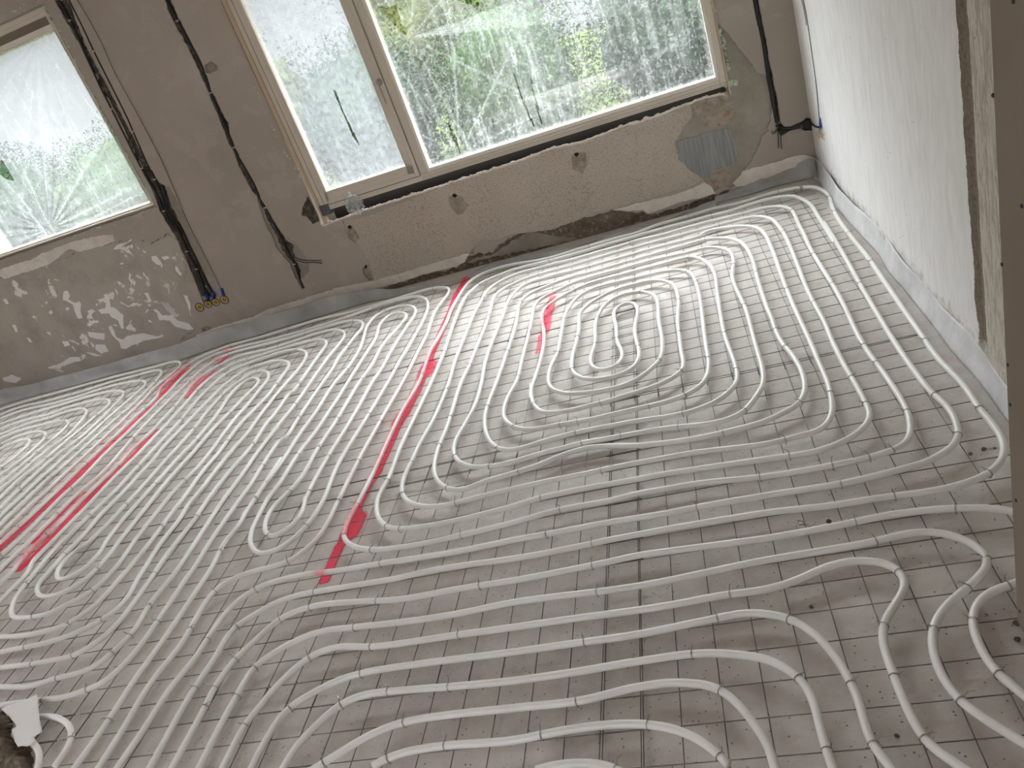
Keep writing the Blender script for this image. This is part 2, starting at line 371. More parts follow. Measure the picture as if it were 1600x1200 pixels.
M['film_pane'] = film_mat('clear_film', 0.03, 0.18, 38, 0.50, 7, (0.80, 0.82, 0.82))
M['film_left'] = film_mat('milky_film', 0.17, 0.24, 20, 0.48, 6, (0.64, 0.66, 0.68))
M['film_scrap'] = film_mat('scrap_film', 0.25, 0.6, 30, 0.48, 12, (0.75, 0.75, 0.75))
M['film_sash'] = film_mat('doubled_milky_film', 0.33, 0.40, 14, 0.45, 5, (0.44, 0.455, 0.48))

# ------------------------------------------------------------ setting: floor, ceiling, walls
bm = bmesh.new(); box(bm, Vector((-2.9, 1.55, -0.06)), 9.6, 8.2, 0.12); floor = struct(obj('floor', bm, M['concrete']))
ZC = 2.62
bm = bmesh.new(); box(bm, Vector((-2.9, 1.55, ZC+0.06)), 9.6, 8.2, 0.12); struct(obj('ceiling', bm, M['ceil']))
bm = bmesh.new()      # wide unglazed opening added out of frame to light the room from the left
box(bm, Vector((-7.3, 4.05, ZC/2)), 0.2, 2.7, ZC); box(bm, Vector((-7.3, -0.9, ZC/2)), 0.2, 3.0, ZC); box(bm, Vector((-7.3, 1.65, 0.42)), 0.2, 2.1, 0.84); box(bm, Vector((-7.3, 1.65, ZC-0.1)), 0.2, 2.1, 0.2)
struct(obj('wall_left', bm, M['back']))
bm = bmesh.new()
box(bm, Vector((-5.0, -2.3, ZC/2)), 4.8, 0.2, ZC); box(bm, Vector((0.2, -2.3, ZC/2)), 2.4, 0.2, ZC); box(bm, Vector((-1.8, -2.3, ZC-0.25)), 1.7, 0.2, 0.5)  # opening added behind the camera to let in fill light
struct(obj('wall_rear', bm, M['back']))
# right wall: finely divided so that it is slightly uneven
bm = bmesh.new(); ny, nz_ = 150, 60; grid = []
for i in range(ny+1):
    row = []
    for j in range(nz_+1):
        y = -2.4+(5.05+2.4)*i/ny; z = ZC*j/nz_
        d = 0.004*noise.noise(Vector((y*1.4, z*1.4, 3)))
        if 2.39 < y < 2.46: d += 0.006
        row.append(bm.verts.new((RX+d, y, z)))
    grid.append(row)
for i in range(ny):
    for j in range(nz_): bm.faces.new((grid[i][j], grid[i][j+1], grid[i+1][j+1], grid[i+1][j]))
for v_ in bmesh.ops.extrude_face_region(bm, geom=list(bm.faces))['geom']:
    if isinstance(v_, bmesh.types.BMVert): v_.co.x = RX+0.22
wall_r = struct(obj('wall_right', bm, M['old_white'], smooth=False))

# brown board partition by the camera, with its screws
bm = bmesh.new(); box(bm, Vector((0.565, -0.42, ZC/2+0.005)), 0.125, 3.65, ZC-0.01)
part = struct(obj('wall_partition', bm, M['board']))
def on_x(px, py, x):
    d = ray(px, py); t_ = x/d.x; return Vector((x, d.y*t_, CH+d.z*t_))
for a, b in PX("X 1584,2 1552,149 1597,322 1566,413 1575,570 1579,632 1588,782 1594,955"):
    q = on_x(a, b, 0.5025); bm = bmesh.new()
    bmesh.ops.create_cone(bm, cap_ends=True, segments=12, radius1=0.0042, radius2=0.003, depth=0.0025, matrix=Matrix.Translation(q+Vector((-0.001, 0, 0))) @ Matrix.Rotation(-math.pi/2, 4, 'Y'))
    o = obj('screw', bm, M['screw'], part); o['label'] = 'black drywall screw head'

# ---- window wall
def SZ(txt): return [on_wall(a, b) for a, b in PX(txt)]
def avg(l): return sum(l)/len(l)
# window 2 rectangle (frame), window 1 rectangle
w2l = avg([on_wall(*p)[0] for p in PX("X 423,150 497,310")]); w2r = avg([on_wall(*p)[0] for p in PX("X 1111,3 1137,136")])
w2b = avg([on_wall(*p)[1] for p in PX("X 1133,131 800,236 625,297")])
w1r = avg([on_wall(*p)[0] for p in PX("X 92,52 160,176 236,309")])
w1b = avg([on_wall(*p)[1] for p in PX("X 236,323 120,363 10,401")]); w1t = avg([on_wall(*p)[1] for p in PX("X 66,8 8,38")])
w2t = 2.36; w1l = on_wall(3, 401)[0]+0.10
print('win2', w2l, w2r, w2b, 'win1', w1r, w1b, w1t)
slot = SZ("X 507,347 530,338 560,327 C 0,-200 S 0,1000 120,955 250,905 430,870 560,820 700,765 860,720 960,680 1100,625 1180,595 1280,572 1345,566")
slot = [q for q in slot if 0.45 < q[1] < w2b+0.02]
slot[0] = (w2l+0.06, slot[0][1])
HOLE2 = [(w2l+0.03, w2t+.02), (w2l+0.045, w2b-0.02)]+slot+[(w2r-0.03, w2b-0.01), (w2r-0.012, w2t+.02)]
HOLE1 = [(w1l+.01, w1t+.01), (w1l+.01, w1b-.01), (w1r-.02, w1b-.01), (w1r-.02, w1t+.01)]
OUT = [(0.0, 0.0), (8.1, 0.0), (8.1, ZC), (0.0, ZC)]
# masonry behind the plaster: inner leaf keeps the slot open, outer leaf closes it
SL2 = min(q[1] for q in slot)-0.03
inner_h2 = [(w2l+0.07, w2t), (w2l+0.07, SL2), (w2r-0.05, SL2), (w2r-0.05, w2t)]
inner_h1 = [(w1l, w1t), (w1l, w1b), (w1r, w1b), (w1r, w1t)]
bm = sheet(OUT, [inner_h2, inner_h1], wall_pt, -0.11, 0.0); wallb = struct(obj('wall_window', bm, M['bare_render']))
bm = sheet(OUT, [[(w2l, w2t), (w2l, w2b), (w2r, w2b), (w2r, w2t)], inner_h1], wall_pt, -0.24, -0.115); o = struct(obj('outer_leaf', bm, M['bare_render'], wallb))
bm = bmesh.new(); wbox(bm, w2l-.02, w2r+.01, SL2-.01, w2b+0.004, -0.112, -0.104); wbox(bm, w2l-.02, w2r+.01, SL2-.012, SL2+0.001, -0.11, -0.002); struct(obj('slot_shade', bm, M['gap'], wallb))  # black lining paints in the shade inside the slot

# damaged areas of the plaster (outlines on the wall)
RENDER_L = SZ("A -60,560 0,540 110,500 210,482 330,440 500,370 640,335 700,318 760,305 830,290 900,305 950,322 1000,300 1050,258 1110,300 1130,360 1150,420 1165,500 1180,600 1190,700 1200,780 1230,850 1150,900 1100,960 1300,900 1300,1500 -60,1500")
CAST = SZ("B 545,175 650,165 850,90 1050,10 S 0,1015 430,880 640,820 860,735 1080,690 1115,735 1060,820 1015,890 1040,990 1110,1060 1190,1110 1160,1150 C 640,100 520,125 380,185 240,235 0,262 B 1500,300 1400,305 1340,370 1180,425 1000,480 800,540 740,550 700,420 640,330 560,240")
BARE_R = SZ("S 1250,40 1280,125 1400,270 1470,360 1530,445 1590,470 T 30,640 S 1600,810 1560,850 1540,900 1500,990 1440,1060 1400,1150 1250,1190 1190,1110 1110,1060 1040,990 1015,890 1060,820 1120,735 1130,690 1115,640 1230,600 1350,570 1330,480 1300,300")
BRICKS = SZ("c -10,590 60,540 160,500 330,480 500,350 690,240 830,250 970,215 1140,180 1290,130 C 640,105 720,115 830,120 870,140 1000,100 1130,55 1260,10 1290,10 e 60,330 0,400 C 1290,120 1290,600 -300,600 B 740,640 B 860,575 1000,535 1100,500 1200,480 1250,460 1300,430")
CH1 = SZ("Q 345,0 520,300 640,540 760,760 850,960 930,1120 X 237,290 A 1000,110 1090,260 1140,360 1190,470 1230,570 1270,680 1330,680 1400,620 1380,600 1350,530 1290,400 1200,220 1150,120 1070,-30 X 262,290 Q 1000,1140 900,960 800,780 720,600 650,470 560,300 480,120 440,0")
CH2 = SZ("X 259,-4 Q 1060,80 1150,240 1250,440 1300,560 1360,700 1390,780 1450,920 1500,1040 1580,1190 X 402,306 B 60,200 100,270 150,370 210,430 250,530 290,600 300,590 280,540 330,500 340,440 300,380 240,300 180,265 140,220 90,140 X 405,300 Q 1600,1150 1500,980 1440,840 1430,770 1390,690 1330,560 1250,360 1160,180 1120,110 1080,0")
CH3 = SZ("T -90,0 -80,110 -40,250 -10,400 20,560 45,700 60,760 60,830 80,850 130,815 200,800 230,815 275,812 275,745 240,735 200,760 140,785 100,790 75,760 60,640 30,500 10,400 -20,220 -50,80 -60,0")
PH = [SZ(x_) for x_ in ("B5 1010,190 1020,120 1090,115 1115,180 1080,240 960,262 940,240", "S 370,970 400,948 460,950 470,1030 440,1080 375,1050", "B 1205,30 1240,5 1290,30 1330,80 1300,130 1260,140 1220,90", "B 570,215 590,200 630,240 650,290 620,312 580,280", "B 670,480 690,450 710,455 740,540 715,555 680,520", "B 1310,330 1330,270 1355,265 1375,330 1360,380 1315,380",
      "Q 1285,410 1320,380 1360,400 1370,430 1320,460 1290,450", "A 1265,850 1300,830 1345,855 1320,885 1280,880", "A 1105,890 1160,875 1180,905 1130,930")]
LOWL = SZ("j 90,480 180,420 330,400 430,380 480,390 400,410 250,440")
holes = [rough(h_, 0.02, a_, i_) for i_, (h_, a_) in enumerate([(HOLE1, .002), (RENDER_L, .012), (CAST, .003), (BARE_R, .008), (BRICKS, .012), (CH1, .006), (CH2, .006), (CH3, .004)])]
s_ = [(w2l+0.035, w2t), (w2l+0.045, w2b-0.03)]+rough(slot, .012, .007, 77)[:-int(0)]
# keep the open polyline of the slot only (drop its closing run)
ns = len(slot); sl = []
for i_ in range(ns-1):
    a, b = slot[i_], slot[i_+1]; L_ = math.hypot(b[0]-a[0], b[1]-a[1]); k_ = max(1, int(L_/.012))
    for q in range(k_):
        u_ = a[0]+(b[0]-a[0])*q/k_; v_ = a[1]+(b[1]-a[1])*q/k_
        sl.append((u_, v_-0.013+0.006*noise.noise(Vector((u_*22, 1, 2)))+0.004*noise.noise(Vector((u_*80, 5, 2)))))
holes.insert(1, [(w2l+0.035, w2t), (w2l+0.045, w2b-0.02)]+sl+[(w2r-0.01, w2b-0.01), (w2r-0.008, w2t)])
holes += [rough(h_, 0.008, .003, 50+i_) for i_, h_ in enumerate(PH)]+[rough(LOWL, .01, .004, 9)]
bm = sheet(OUT, holes, wall_pt, 0.0, 0.014)
o = struct(obj('plaster_coat', bm, M['plaster'], wallb))
def patch(name, poly, mt, o0, o1, stp=.012, amp=.004, seed=1, cut=(), label=None):
    bm = sheet(rough(poly, stp, amp, seed), [rough(c_, .01, .003, seed+5) for c_ in cut], wall_pt, o0, o1)
    o = struct(obj(name, bm, M[mt], wallb))
    if label: o['label'] = label
    return o
patch('render_patch', RENDER_L, 'render', 0.0, 0.006, .02, .006, 3, label='bare grey render with flecks of white paint')
CAST = [(a, b-0.006) for a, b in sl if CAST[0][0] > a > on_wall(1079, 172)[0]] + CAST[9:]
patch('slot_rim', [(a, b+.001) for a, b in sl[::2]] + [(a, b-0.011+0.004*noise.noise(Vector((a*40, 3, 3)))) for a, b in sl[::-2]], 'white_paint', 0.008, 0.0155, .01, .002, 71, label='crumbling white rim of plaster')
patch('textured_panel', CAST, 'roughcast', 0.0, 0.011, .02, .002, 4, cut=PH[1:4], label='stippled beige plaster panel under the window')
patch('bare_patch', BARE_R, 'bare_render', 0.0, 0.004, .015, .004, 5)
patch('brick_band', BRICKS, 'brick', 0.0, 0.007, .015, .010, 6, label='exposed dark brickwork at the wall foot')
patch('render_band', SZ("c 60,600 160,540 330,520 500,400 690,280 830,290 C 420,290 200,340"), 'bare_render', 0.004, 0.010, .012, .006, 16)
patch('paint_band', SZ("B 480,600 600,575 740,550 900,505 1100,445 1250,400 1338,373 1310,430 1250,462 1150,485 1050,510 950,545 850,575 750,595 650,625 540,648 500,625"), 'white_paint', 0.0, 0.016, .01, .003, 7)
patch('paint_band', SZ("d 0,310 300,230 500,185 640,150 800,90 930,30 1000,60 1050,140 900,190 700,225 500,300 350,352 300,310 150,325"), 'white_paint', 0.0, 0.016, .01, .003, 8)
patch('paint_band', SZ("e 60,330 30,300 110,220 130,175 300,130 500,75 620,30 760,0 900,45 850,80 620,150 340,262 200,330"), 'white_paint', 0.0, 0.017, .01, .003, 9)
patch('paint_band', SZ("B 0,770 60,735 200,690 320,655 430,620 480,605 530,645 400,668 280,705 100,755 0,795"), 'white_paint', 0.012, 0.018, .01, .004, 10)
patch('paint_band', SZ("A 1230,890 1330,850 1430,820 1600,770 1600,800 1430,845 1330,880 1250,905"), 'white_paint', 0.012, 0.018, .01, .004, 11)
patch('skim_patch', SZ("A -40,500 40,470 90,450 200,420 270,380 480,300 640,265 710,262 730,300 640,335 500,372 440,350 330,440 210,485 110,515 40,540"), 'white_paint', 0.010, 0.0155, .01, .004, 12)
patch('skim_patch', SZ("R 0,2000 T -130,340 -40,330 0,370 50,400 30,420 50,560 10,600 -30,520"), 'white_paint', 0.012, 0.0150, .01, .003, 13) if False else None
patch('brick_face', SZ("S 1120,650 1160,612 1250,592 1340,572 1365,600 1380,645 1250,680 1170,715 1130,700"), 'pocket', 0.0, 0.015, .01, .004, 14)
patch('brick_face', SZ("S 1185,730 1230,720 1370,680 1385,700 1380,760 1290,790 1215,800 1195,780"), 'redbrick', 0.0, 0.007, .01, .003, 15)
patch('brick_face', SZ("S 1250,1085 1330,1060 1370,1085 1360,1140 1320,1190 1280,1200 1230,1120"), 'redbrick', 0.0, 0.007, .01, .003, 17)
patch('plaque', SZ("S 1018,885 1080,865 1150,850 1230,820 1350,800 1385,860 1400,930 1430,990 1340,1040 1250,1070 1230,1110 1190,1110 1110,1060 1040,990"), 'slate', 0.0, 0.008, .012, .003, 18, label='blue-grey brushed patch of cement')
# larger flakes of white paint on the grey render
FLK = ["A 400,620 425,612 440,650 430,670 470,690 500,680 512,700 505,740 518,785 490,790 470,745 460,700 420,680 395,672", "A 650,640 675,632 690,680 695,720 740,740 775,770 770,800 780,850 760,850 740,800 700,780 680,755 640,760 615,735 660,725 670,680",
       "A 548,740 580,730 600,745 580,762 555,755", "A 680,840 700,833 720,870 730,905 770,920 800,895 900,880 980,900 1025,890 1020,905 900,930 850,950 820,960 790,980 760,975 750,935 700,890", "A 550,820 580,805 615,800 620,812 585,820 575,835 552,835",
       "A 950,400 980,395 1000,430 1005,460 980,450 955,425", "A 1010,405 1050,395 1062,410 1030,425", "A 905,630 930,630 950,680 940,685 920,650", "A 960,735 980,730 1020,770 1080,765 1110,800 1180,820 1215,855 1180,860 1100,840 1060,800 1000,800 985,760", "A 1095,460 1110,465 1140,515 1130,520 1100,490",
       "A 20,670 40,665 60,695 40,698", "A 80,830 100,825 115,870 100,875", "A 550,870 620,880 660,880 655,920 600,915 560,900", "A 600,950 660,950 680,990 640,1010 600,980", "A 300,1095 380,1070 440,1030 500,1030 515,1055 470,1060 400,1085 320,1105", "A 20,1160 80,1140 140,1165 100,1190 30,1180", "A 390,930 430,930 440,955 410,965",
       "A 730,330 800,310 820,290 830,300 780,325 750,355 710,360", "A 1150,640 1180,650 1190,700 1210,760 1200,790 1180,720 1160,660", "A 170,910 190,915 205,940 185,935", "A 540,1000 590,1005 640,1020 600,1025"]
for i_, f_ in enumerate(FLK): patch('paint_flake', SZ(f_), 'flake', 0.006, 0.0075, .006, .003, 30+i_)
# lumps of broken plaster on the lower edge of the slot
rnd = random.Random(4); bm = bmesh.new()
for i_ in range(150):
    q = rnd.choice(sl); r_ = rnd.uniform(.003, .010) if i_ > 6 else .016
    bmesh.ops.create_icosphere(bm, subdivisions=1, radius=r_, matrix=Matrix.Translation(wall_pt(q[0], q[1]-0.001, rnd.uniform(.002, .014))) @ Matrix.Diagonal((1.5, 1, rnd.uniform(.5, .9), 1)))
for v_ in bm.verts: v_.co += Vector((noise.noise(v_.co*90), noise.noise(v_.co*90+Vector((9,0,0))), noise.noise(v_.co*90+Vector((0,9,0)))))*0.004
o = struct(obj('plaster_crumbs', bm, M['white_paint'], wallb))
# black patches paint in the shaded holes at the pocket tops; brown pocket backs
for h_ in PH[1:6]:
    cz = max(q[1] for q in h_); cs = avg([q[0] for q in h_]); patch('pocket_shade', [(cs+.016, cz-.006), (cs-.010, cz-.003), (cs-.014, cz-.022), (cs+.004, cz-.034), (cs+.017, cz-.020)], 'gap', 0.002, 0.0035, .006, .003, 72)
DK = SZ("B 290,140 300,90 330,25 350,60 372,110 402,175 360,198 322,150")
patch('corner_shade', DK, 'chase', 0.013, 0.0155, .008, .004, 73)  # dark patch on the plaster paints in a shaded hollow
for h_ in PH: patch('pocket_back', h_, 'pocket', 0.0, 0.002, .02, 0.0, 2)
# broken beds of the cable chases, recess shade darkened into their colour
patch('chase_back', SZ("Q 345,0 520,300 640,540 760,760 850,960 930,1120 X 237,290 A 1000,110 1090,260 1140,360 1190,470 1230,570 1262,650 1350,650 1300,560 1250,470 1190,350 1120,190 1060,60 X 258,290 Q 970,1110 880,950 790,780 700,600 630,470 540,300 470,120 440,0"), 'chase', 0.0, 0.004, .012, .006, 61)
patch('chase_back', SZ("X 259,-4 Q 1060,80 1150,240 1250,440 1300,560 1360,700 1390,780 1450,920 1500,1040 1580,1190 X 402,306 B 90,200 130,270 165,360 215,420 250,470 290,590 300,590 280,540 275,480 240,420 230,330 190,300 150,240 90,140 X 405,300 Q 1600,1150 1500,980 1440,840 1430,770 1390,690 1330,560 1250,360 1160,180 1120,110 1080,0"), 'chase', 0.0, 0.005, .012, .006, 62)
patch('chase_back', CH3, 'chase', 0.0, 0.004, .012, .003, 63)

# ------------------------------------------------------------ windows
def frame_rect(bm, s0, s1, z0, z1, w, o0, o1, wt=None, wb=None):
    """s0 > s1 (s grows to the left); w = member width"""
    wt = wt or w; wb = wb or w
    wbox(bm, s0, s0-w, z0, z1, o0, o1); wbox(bm, s1+w, s1, z0, z1, o0, o1)
    wbox(bm, s0-w, s1+w, z0, z0+wb, o0, o1); wbox(bm, s0-w, s1+w, z1-wt, z1, o0, o1)
def bev(o, w=0.003):
    b_ = o.modifiers.new('bevel', 'BEVEL'); b_.width = w; b_.segments = 2; b_.limit_method = 'ANGLE'; return o
gs = lambda txt: avg([on_wall(*p)[0] for p in PX(txt)]); gz = lambda txt: avg([on_wall(*p)[1] for p in PX(txt)])
win2 = struct(empty('window_2', wall_pt((w2l+w2r)/2, w2b)))
def wchild(name, bm, mt, par, bevel=0.003):
    o = obj(name, bm, M[mt]); o.parent = par; o.matrix_parent_inverse = Matrix.Translation(-par.location); o['kind'] = 'structure'
    if bevel: bev(o, bevel)
    return o
ml = gs("X 556,0 656,268"); mr = gs("X 571,0 668,262")            # mullion of the fixed frame
F0, F1 = -0.060, 0.016
bm = bmesh.new(); frame_rect(bm, w2l, w2r, w2b, w2t, 0.038, F0, F1, wb=0.042); wbox(bm, ml+0.006, mr+0.012, w2b+0.04, w2t-0.03, F0, F1-0.004); wchild('frame', bm, 'frame', win2)
bm = bmesh.new(); wbox(bm, ml, w2r, w2b+0.020, w2b+0.022, F1-.004, F1+0.0008); wbox(bm, ml, w2r, w2b+0.008, w2b+0.0095, F1-.004, F1+0.0008); wchild('groove', bm, 'board', win2, 0)
# opening sash at the left of window 2
gl_l = gs("X 445,150 511,298"); gl_r = gs("X 531,0 634,257"); gl_b = gz("X 513,296 634,260")
bm = bmesh.new(); frame_rect(bm, w2l-0.036, ml+0.010, w2b+0.038, w2t-0.04, 0.03, F0+.01, F1+0.004)
wbox(bm, w2l-0.05, gl_l, w2b+0.04, w2t-0.05, F0+.01, F1+0.003); wbox(bm, gl_r, ml+0.02, w2b+0.04, w2t-0.05, F0+.01, F1+0.003); wbox(bm, w2l-0.05, ml+0.02, w2b+0.04, gl_b, F0+.01, F1+0.003)
wchild('sash', bm, 'frame', win2)
bm = bmesh.new(); g0 = F1+0.0005
wbox(bm, w2l-0.033, w2l-0.0365, w2b+0.035, w2t-0.04, g0, g0+0.001); wbox(bm, ml+0.0125, ml+0.009, w2b+0.035, w2t-.04, g0, g0+.001); wbox(bm, w2l-0.033, ml+0.009, w2b+0.035, w2b+0.0385, g0, g0+.001)
wchild('gap_line', bm, 'gap', win2, 0)  # black strips paint in the shaded gap round the sash
# glazing bead round the fixed pane
p_l = gs("X 573,0 670,263"); p_r = gs("X 1092,0 1117,112"); p_b = gz("X 672,264 800,221 1000,158 1117,117")
bm = bmesh.new(); wbox(bm, mr+0.014, p_l, w2b+0.04, w2t-.04, F0, F1-.008); wbox(bm, p_r, w2r+0.036, w2b+0.04, w2t-.04, F0, F1-.008); wbox(bm, p_l+0.01, p_r-0.01, w2b+0.038, p_b, F0, F1-.008)
wchild('bead', bm, 'frame_pale', win2)
bm = bmesh.new(); wbox(bm, gl_l+0.01, gl_r-0.01, gl_b-0.01, w2t-.05, -0.040, -0.036); wbox(bm, p_l+0.01, p_r-0.01, p_b-0.01, w2t-.05, -0.040, -0.036)
m = M['glass'] = bpy.data.materials.new('window_glass'); m.use_nodes = True; nt_ = m.node_tree; nt_.nodes.remove(nt_.nodes['Principled BSDF'])
g1 = nt_.nodes.new('ShaderNodeBsdfTransparent'); g2 = nt_.nodes.new('ShaderNodeBsdfGlossy'); g2.inputs['Roughness'].default_value = 0.02; g3 = nt_.nodes.new('ShaderNodeMixShader'); g3.inputs[0].default_value = 0.07
g1.inputs[0].default_value = (0.94, 0.96, 0.95, 1)
nt_.links.new(g1.outputs[0], g3.inputs[1]); nt_.links.new(g2.outputs[0], g3.inputs[2]); nt_.links.new(g3.outputs[0], nt_.nodes['Material Output'].inputs[0])
wchild('glass', bm, 'glass', win2, 0)
# handle spindle with its hanging key
q = on_wall(593, 128, F1); bm = bmesh.new()
bmesh.ops.create_cone(bm, cap_ends=True, segments=20, radius1=0.022, radius2=0.019, depth=0.012, matrix=Matrix.Translation(wall_pt(q[0], q[1], F1+0.008)) @ Matrix.Rotation(math.pi/2, 4, 'X'))
bmesh.ops.create_cone(bm, cap_ends=True, segments=16, radius1=0.012, radius2=0.010, depth=0.026, matrix=Matrix.Translation(wall_pt(q[0], q[1], F1+0.022)) @ Matrix.Rotation(math.pi/2, 4, 'X'))
wbox(bm, q[0]+.004, q[0]-.002, q[1]-0.135, q[1]-0.005, F1+0.026, F1+0.031)
o = wchild('handle', bm, 'grip', win2, 0); o['label'] = 'dull metal handle spindle with a hanging pin'
# laths beside the frame
tl = struct(empty('trim_1', wall_pt(w2l+0.02, w2b)))
la = gs("X 413,160 486,320"); bm = bmesh.new(); wbox(bm, w2l+0.030, w2l+0.001, w2b-0.085, w2t, -0.02, 0.022); o = wchild('lath', bm, 'lath', tl)
bm = bmesh.new(); wbox(bm, w2r-0.001, w2r-0.012, w2b-0.06, w2t, -0.01, 0.024); o = wchild('lath', bm, 'lath', tl)

win1 = struct(empty('window_1', wall_pt((w1l+w1r)/2, w1b)))
h1t = gz("X 80,49 20,76"); h1b = gz("X 232,317 120,355 20,389"); b1 = gz("X 78,34 5,62"); b2 = gz("X 76,27 5,55")
gr1 = gs("X 89,52 160,180 230,305")
bm = bmesh.new(); frame_rect(bm, w1l, w1r, w1b, w1t, 0.03, -0.07, -0.005, wb=0.03); wbox(bm, w1l-.02, w1r+.02, w1b+.02, h1b, -0.07, -0.012)
wbox(bm, w1l, w1r, b2+0.01, w1t-0.02, -0.10, -0.012); wchild('frame', bm, 'frame', win1)
bm = bmesh.new(); wbox(bm, w1l-0.03, w1r+0.012, h1t, h1t+0.045, -0.09, -0.025); wbox(bm, w1l, w1r, w1b+.006, w1b+.016, -0.012, 0.006); wchild('bead', bm, 'frame_pale', win1)
bm = bmesh.new(); wbox(bm, w1l-0.03, w1r+0.02, h1t+0.045, b2+0.012, -0.09, -0.040); o = wchild('vent_strip', bm, 'board', win1)
bm = bmesh.new(); wbox(bm, w1l-.02, w1r+.01, w1b+.02, w1t-.02, -0.050, -0.046); wchild('glass', bm, 'glass', win1, 0)
bm = bmesh.new(); wbox(bm, w1l-0.01, w1l-0.045, w1b+.02, w1t-.02, -0.055, -0.012); wchild('sash', bm, 'frame', win1)
def foam(name, pts, n, par, size=(.006, .014), seed=0, spread=.01, off=(.0, .015)):
    rnd = random.Random(seed); bm = bmesh.new()
    for i_ in range(n):
        k_ = rnd.random()*(len(pts)-1); a = pts[int(k_)]; b = pts[min(int(k_)+1, len(pts)-1)]; f_ = k_-int(k_)
        s0 = a[0]+(b[0]-a[0])*f_+rnd.uniform(-spread, spread); z0 = a[1]+(b[1]-a[1])*f_+rnd.uniform(-spread, spread)
        bmesh.ops.create_icosphere(bm, subdivisions=2, radius=rnd.uniform(*size), matrix=Matrix.Translation(wall_pt(s0, z0, rnd.uniform(*off))))
    for v_ in bm.verts: v_.co += Vector((noise.noise(v_.co*60), noise.noise(v_.co*60+Vector((9,0,0))), noise.noise(v_.co*60+Vector((0,9,0)))))*0.006
    return wchild(name, bm, 'foam', par, 0)
foam('foam_filler', SZ("B1 0,190 150,120 280,50 400,15 450,20 520,170 600,290 700,430 800,640 900,850 1000,1000 B2 650,60 740,230 830,380 950,600 1100,850 1200,1000"), 330, win1, (.004, .012), 1, .009, (-.02, .010))
foam('foam_filler', SZ("A 980,100 880,150 800,175 720,205 640,215 560,245 450,285 330,330 190,400 100,430"), 70, win1, (.003, .009), 2, .006, (.0, .014))
foam('foam_filler', SZ("Q 1590,520 R 10,560 50,660 80,750 130,830 160,900 190,960 B4 600,620 700,750 770,950"), 90, win2, (.004, .010), 3, .006, (.0, .012))
foam('foam_filler', SZ("S 1250,0 1290,150 1310,230 1330,300 1345,380 1350,450"), 80, win2, (.005, .011), 4, .006, (.0, .012))
foam('foam_filler', SZ("S 1330,540 1350,520 1400,515"), 16, win2, (.010, .018), 5, .006, (-.01, .010))

# ------------------------------------------------------------ plastic film over the windows
def film(name, s0, s1, z0, z1, off, mt, label, seed, tears=(), foci=(), n=110, wave=0.010, tilt=0.0):
    bm = bmesh.new(); nx = n; nz2 = int(n*(z1-z0)/abs(s0-s1))+2; G = []
    lay = []
    for i_ in range(nx+1):
        row = []
        for j_ in range(nz2+1):
            s = s0+(s1-s0)*i_/nx; z = z0+(z1-z0)*j_/nz2
            e = min(i_, nx-i_, j_, nz2-j_)/6.0; e = min(1, e)
            d = wave*(noise.noise(Vector((s*4, z*1.5, seed)))+0.5*noise.noise(Vector((s*13, z*4, seed+5)))+0.25*noise.noise(Vector((s*40, z*25, seed+9))))
            for (fs, fz, amp, fr) in foci:
                r_ = math.hypot(s-fs, z-fz)+1e-3; an = math.atan2(z-fz, s-fs); d += amp*math.sin(an*fr+1.3*noise.noise(Vector((an*3, 0, seed))))*math.exp(-r_*1.1)*min(1, r_*12)
            row.append(bm.verts.new(wall_pt(s, z, off+d*e+tilt*0)))
            cr = max(0, 1-min(i_, nx-i_, j_, nz2-j_)/3.0)
            for (fs, fz, amp, fr) in foci:
                r_ = math.hypot(s-fs, z-fz)+1e-3; an = math.atan2(z-fz, s-fs); w_ = math.sin(an*fr*.5+2.5*noise.noise(Vector((an*4, 0, seed))))
                cr = max(cr, (1.0 if w_ > .965 else 0.0)*math.exp(-r_*1.1)*min(1, r_*14))
            w_ = noise.noise(Vector((s*24+.6*math.sin(z*3), z*.7, seed*2.2))); cr = max(cr, 0.8 if abs(w_) < .018 and noise.noise(Vector((s*3, z*2, 8))) > 0 else 0)
            lay.append(cr)
        G.append(row)
    T = [SZ(x_) for x_ in tears]
    for i_ in range(nx):
        for j_ in range(nz2):
            s = s0+(s1-s0)*(i_+.5)/nx; z = z0+(z1-z0)*(j_+.5)/nz2
            if any(inside(t_, s, z) for t_ in T): continue
            bm.faces.new((G[i_][j_], G[i_+1][j_], G[i_+1][j_+1], G[i_][j_+1]))
    me = bpy.data.meshes.new(name); bm.to_mesh(me); bm.free()
    for p_ in me.polygons: p_.use_smooth = True
    at = me.attributes.new('edge', 'FLOAT', 'POINT')
    for i_, e_ in enumerate(lay): at.data[i_].value = e_
    o = link(name, me, M[mt]); tag(o, label, 'plastic sheet', 'film over the windows'); return o
fz1 = on_wall(42, 395); f1 = on_wall(78, 358) ; ft = on_wall(58, 60)
film('plastic_film', w1l-0.04, w1r+0.014, h1b-.004, h1t+.006, 0.0, 'film_left', 'creased milky plastic film taped over the left window', 1,
     tears=["Q -80,960 0,975 40,1030 95,1130 40,1120 0,1085 -60,1050"], foci=[(f1[0], f1[1], .0045, 30), (ft[0], ft[1], .004, 26)], n=260)
film('plastic_film', gl_l-.003, gl_r+.003, gl_b-.002, w2t-.05, -0.004, 'film_sash', 'doubled white plastic film over the narrow sash beside the handle', 2,
     tears=["R 480,560 500,570 530,660 570,750 610,830 645,912 600,850 560,760 520,660"], n=110, wave=0.020)
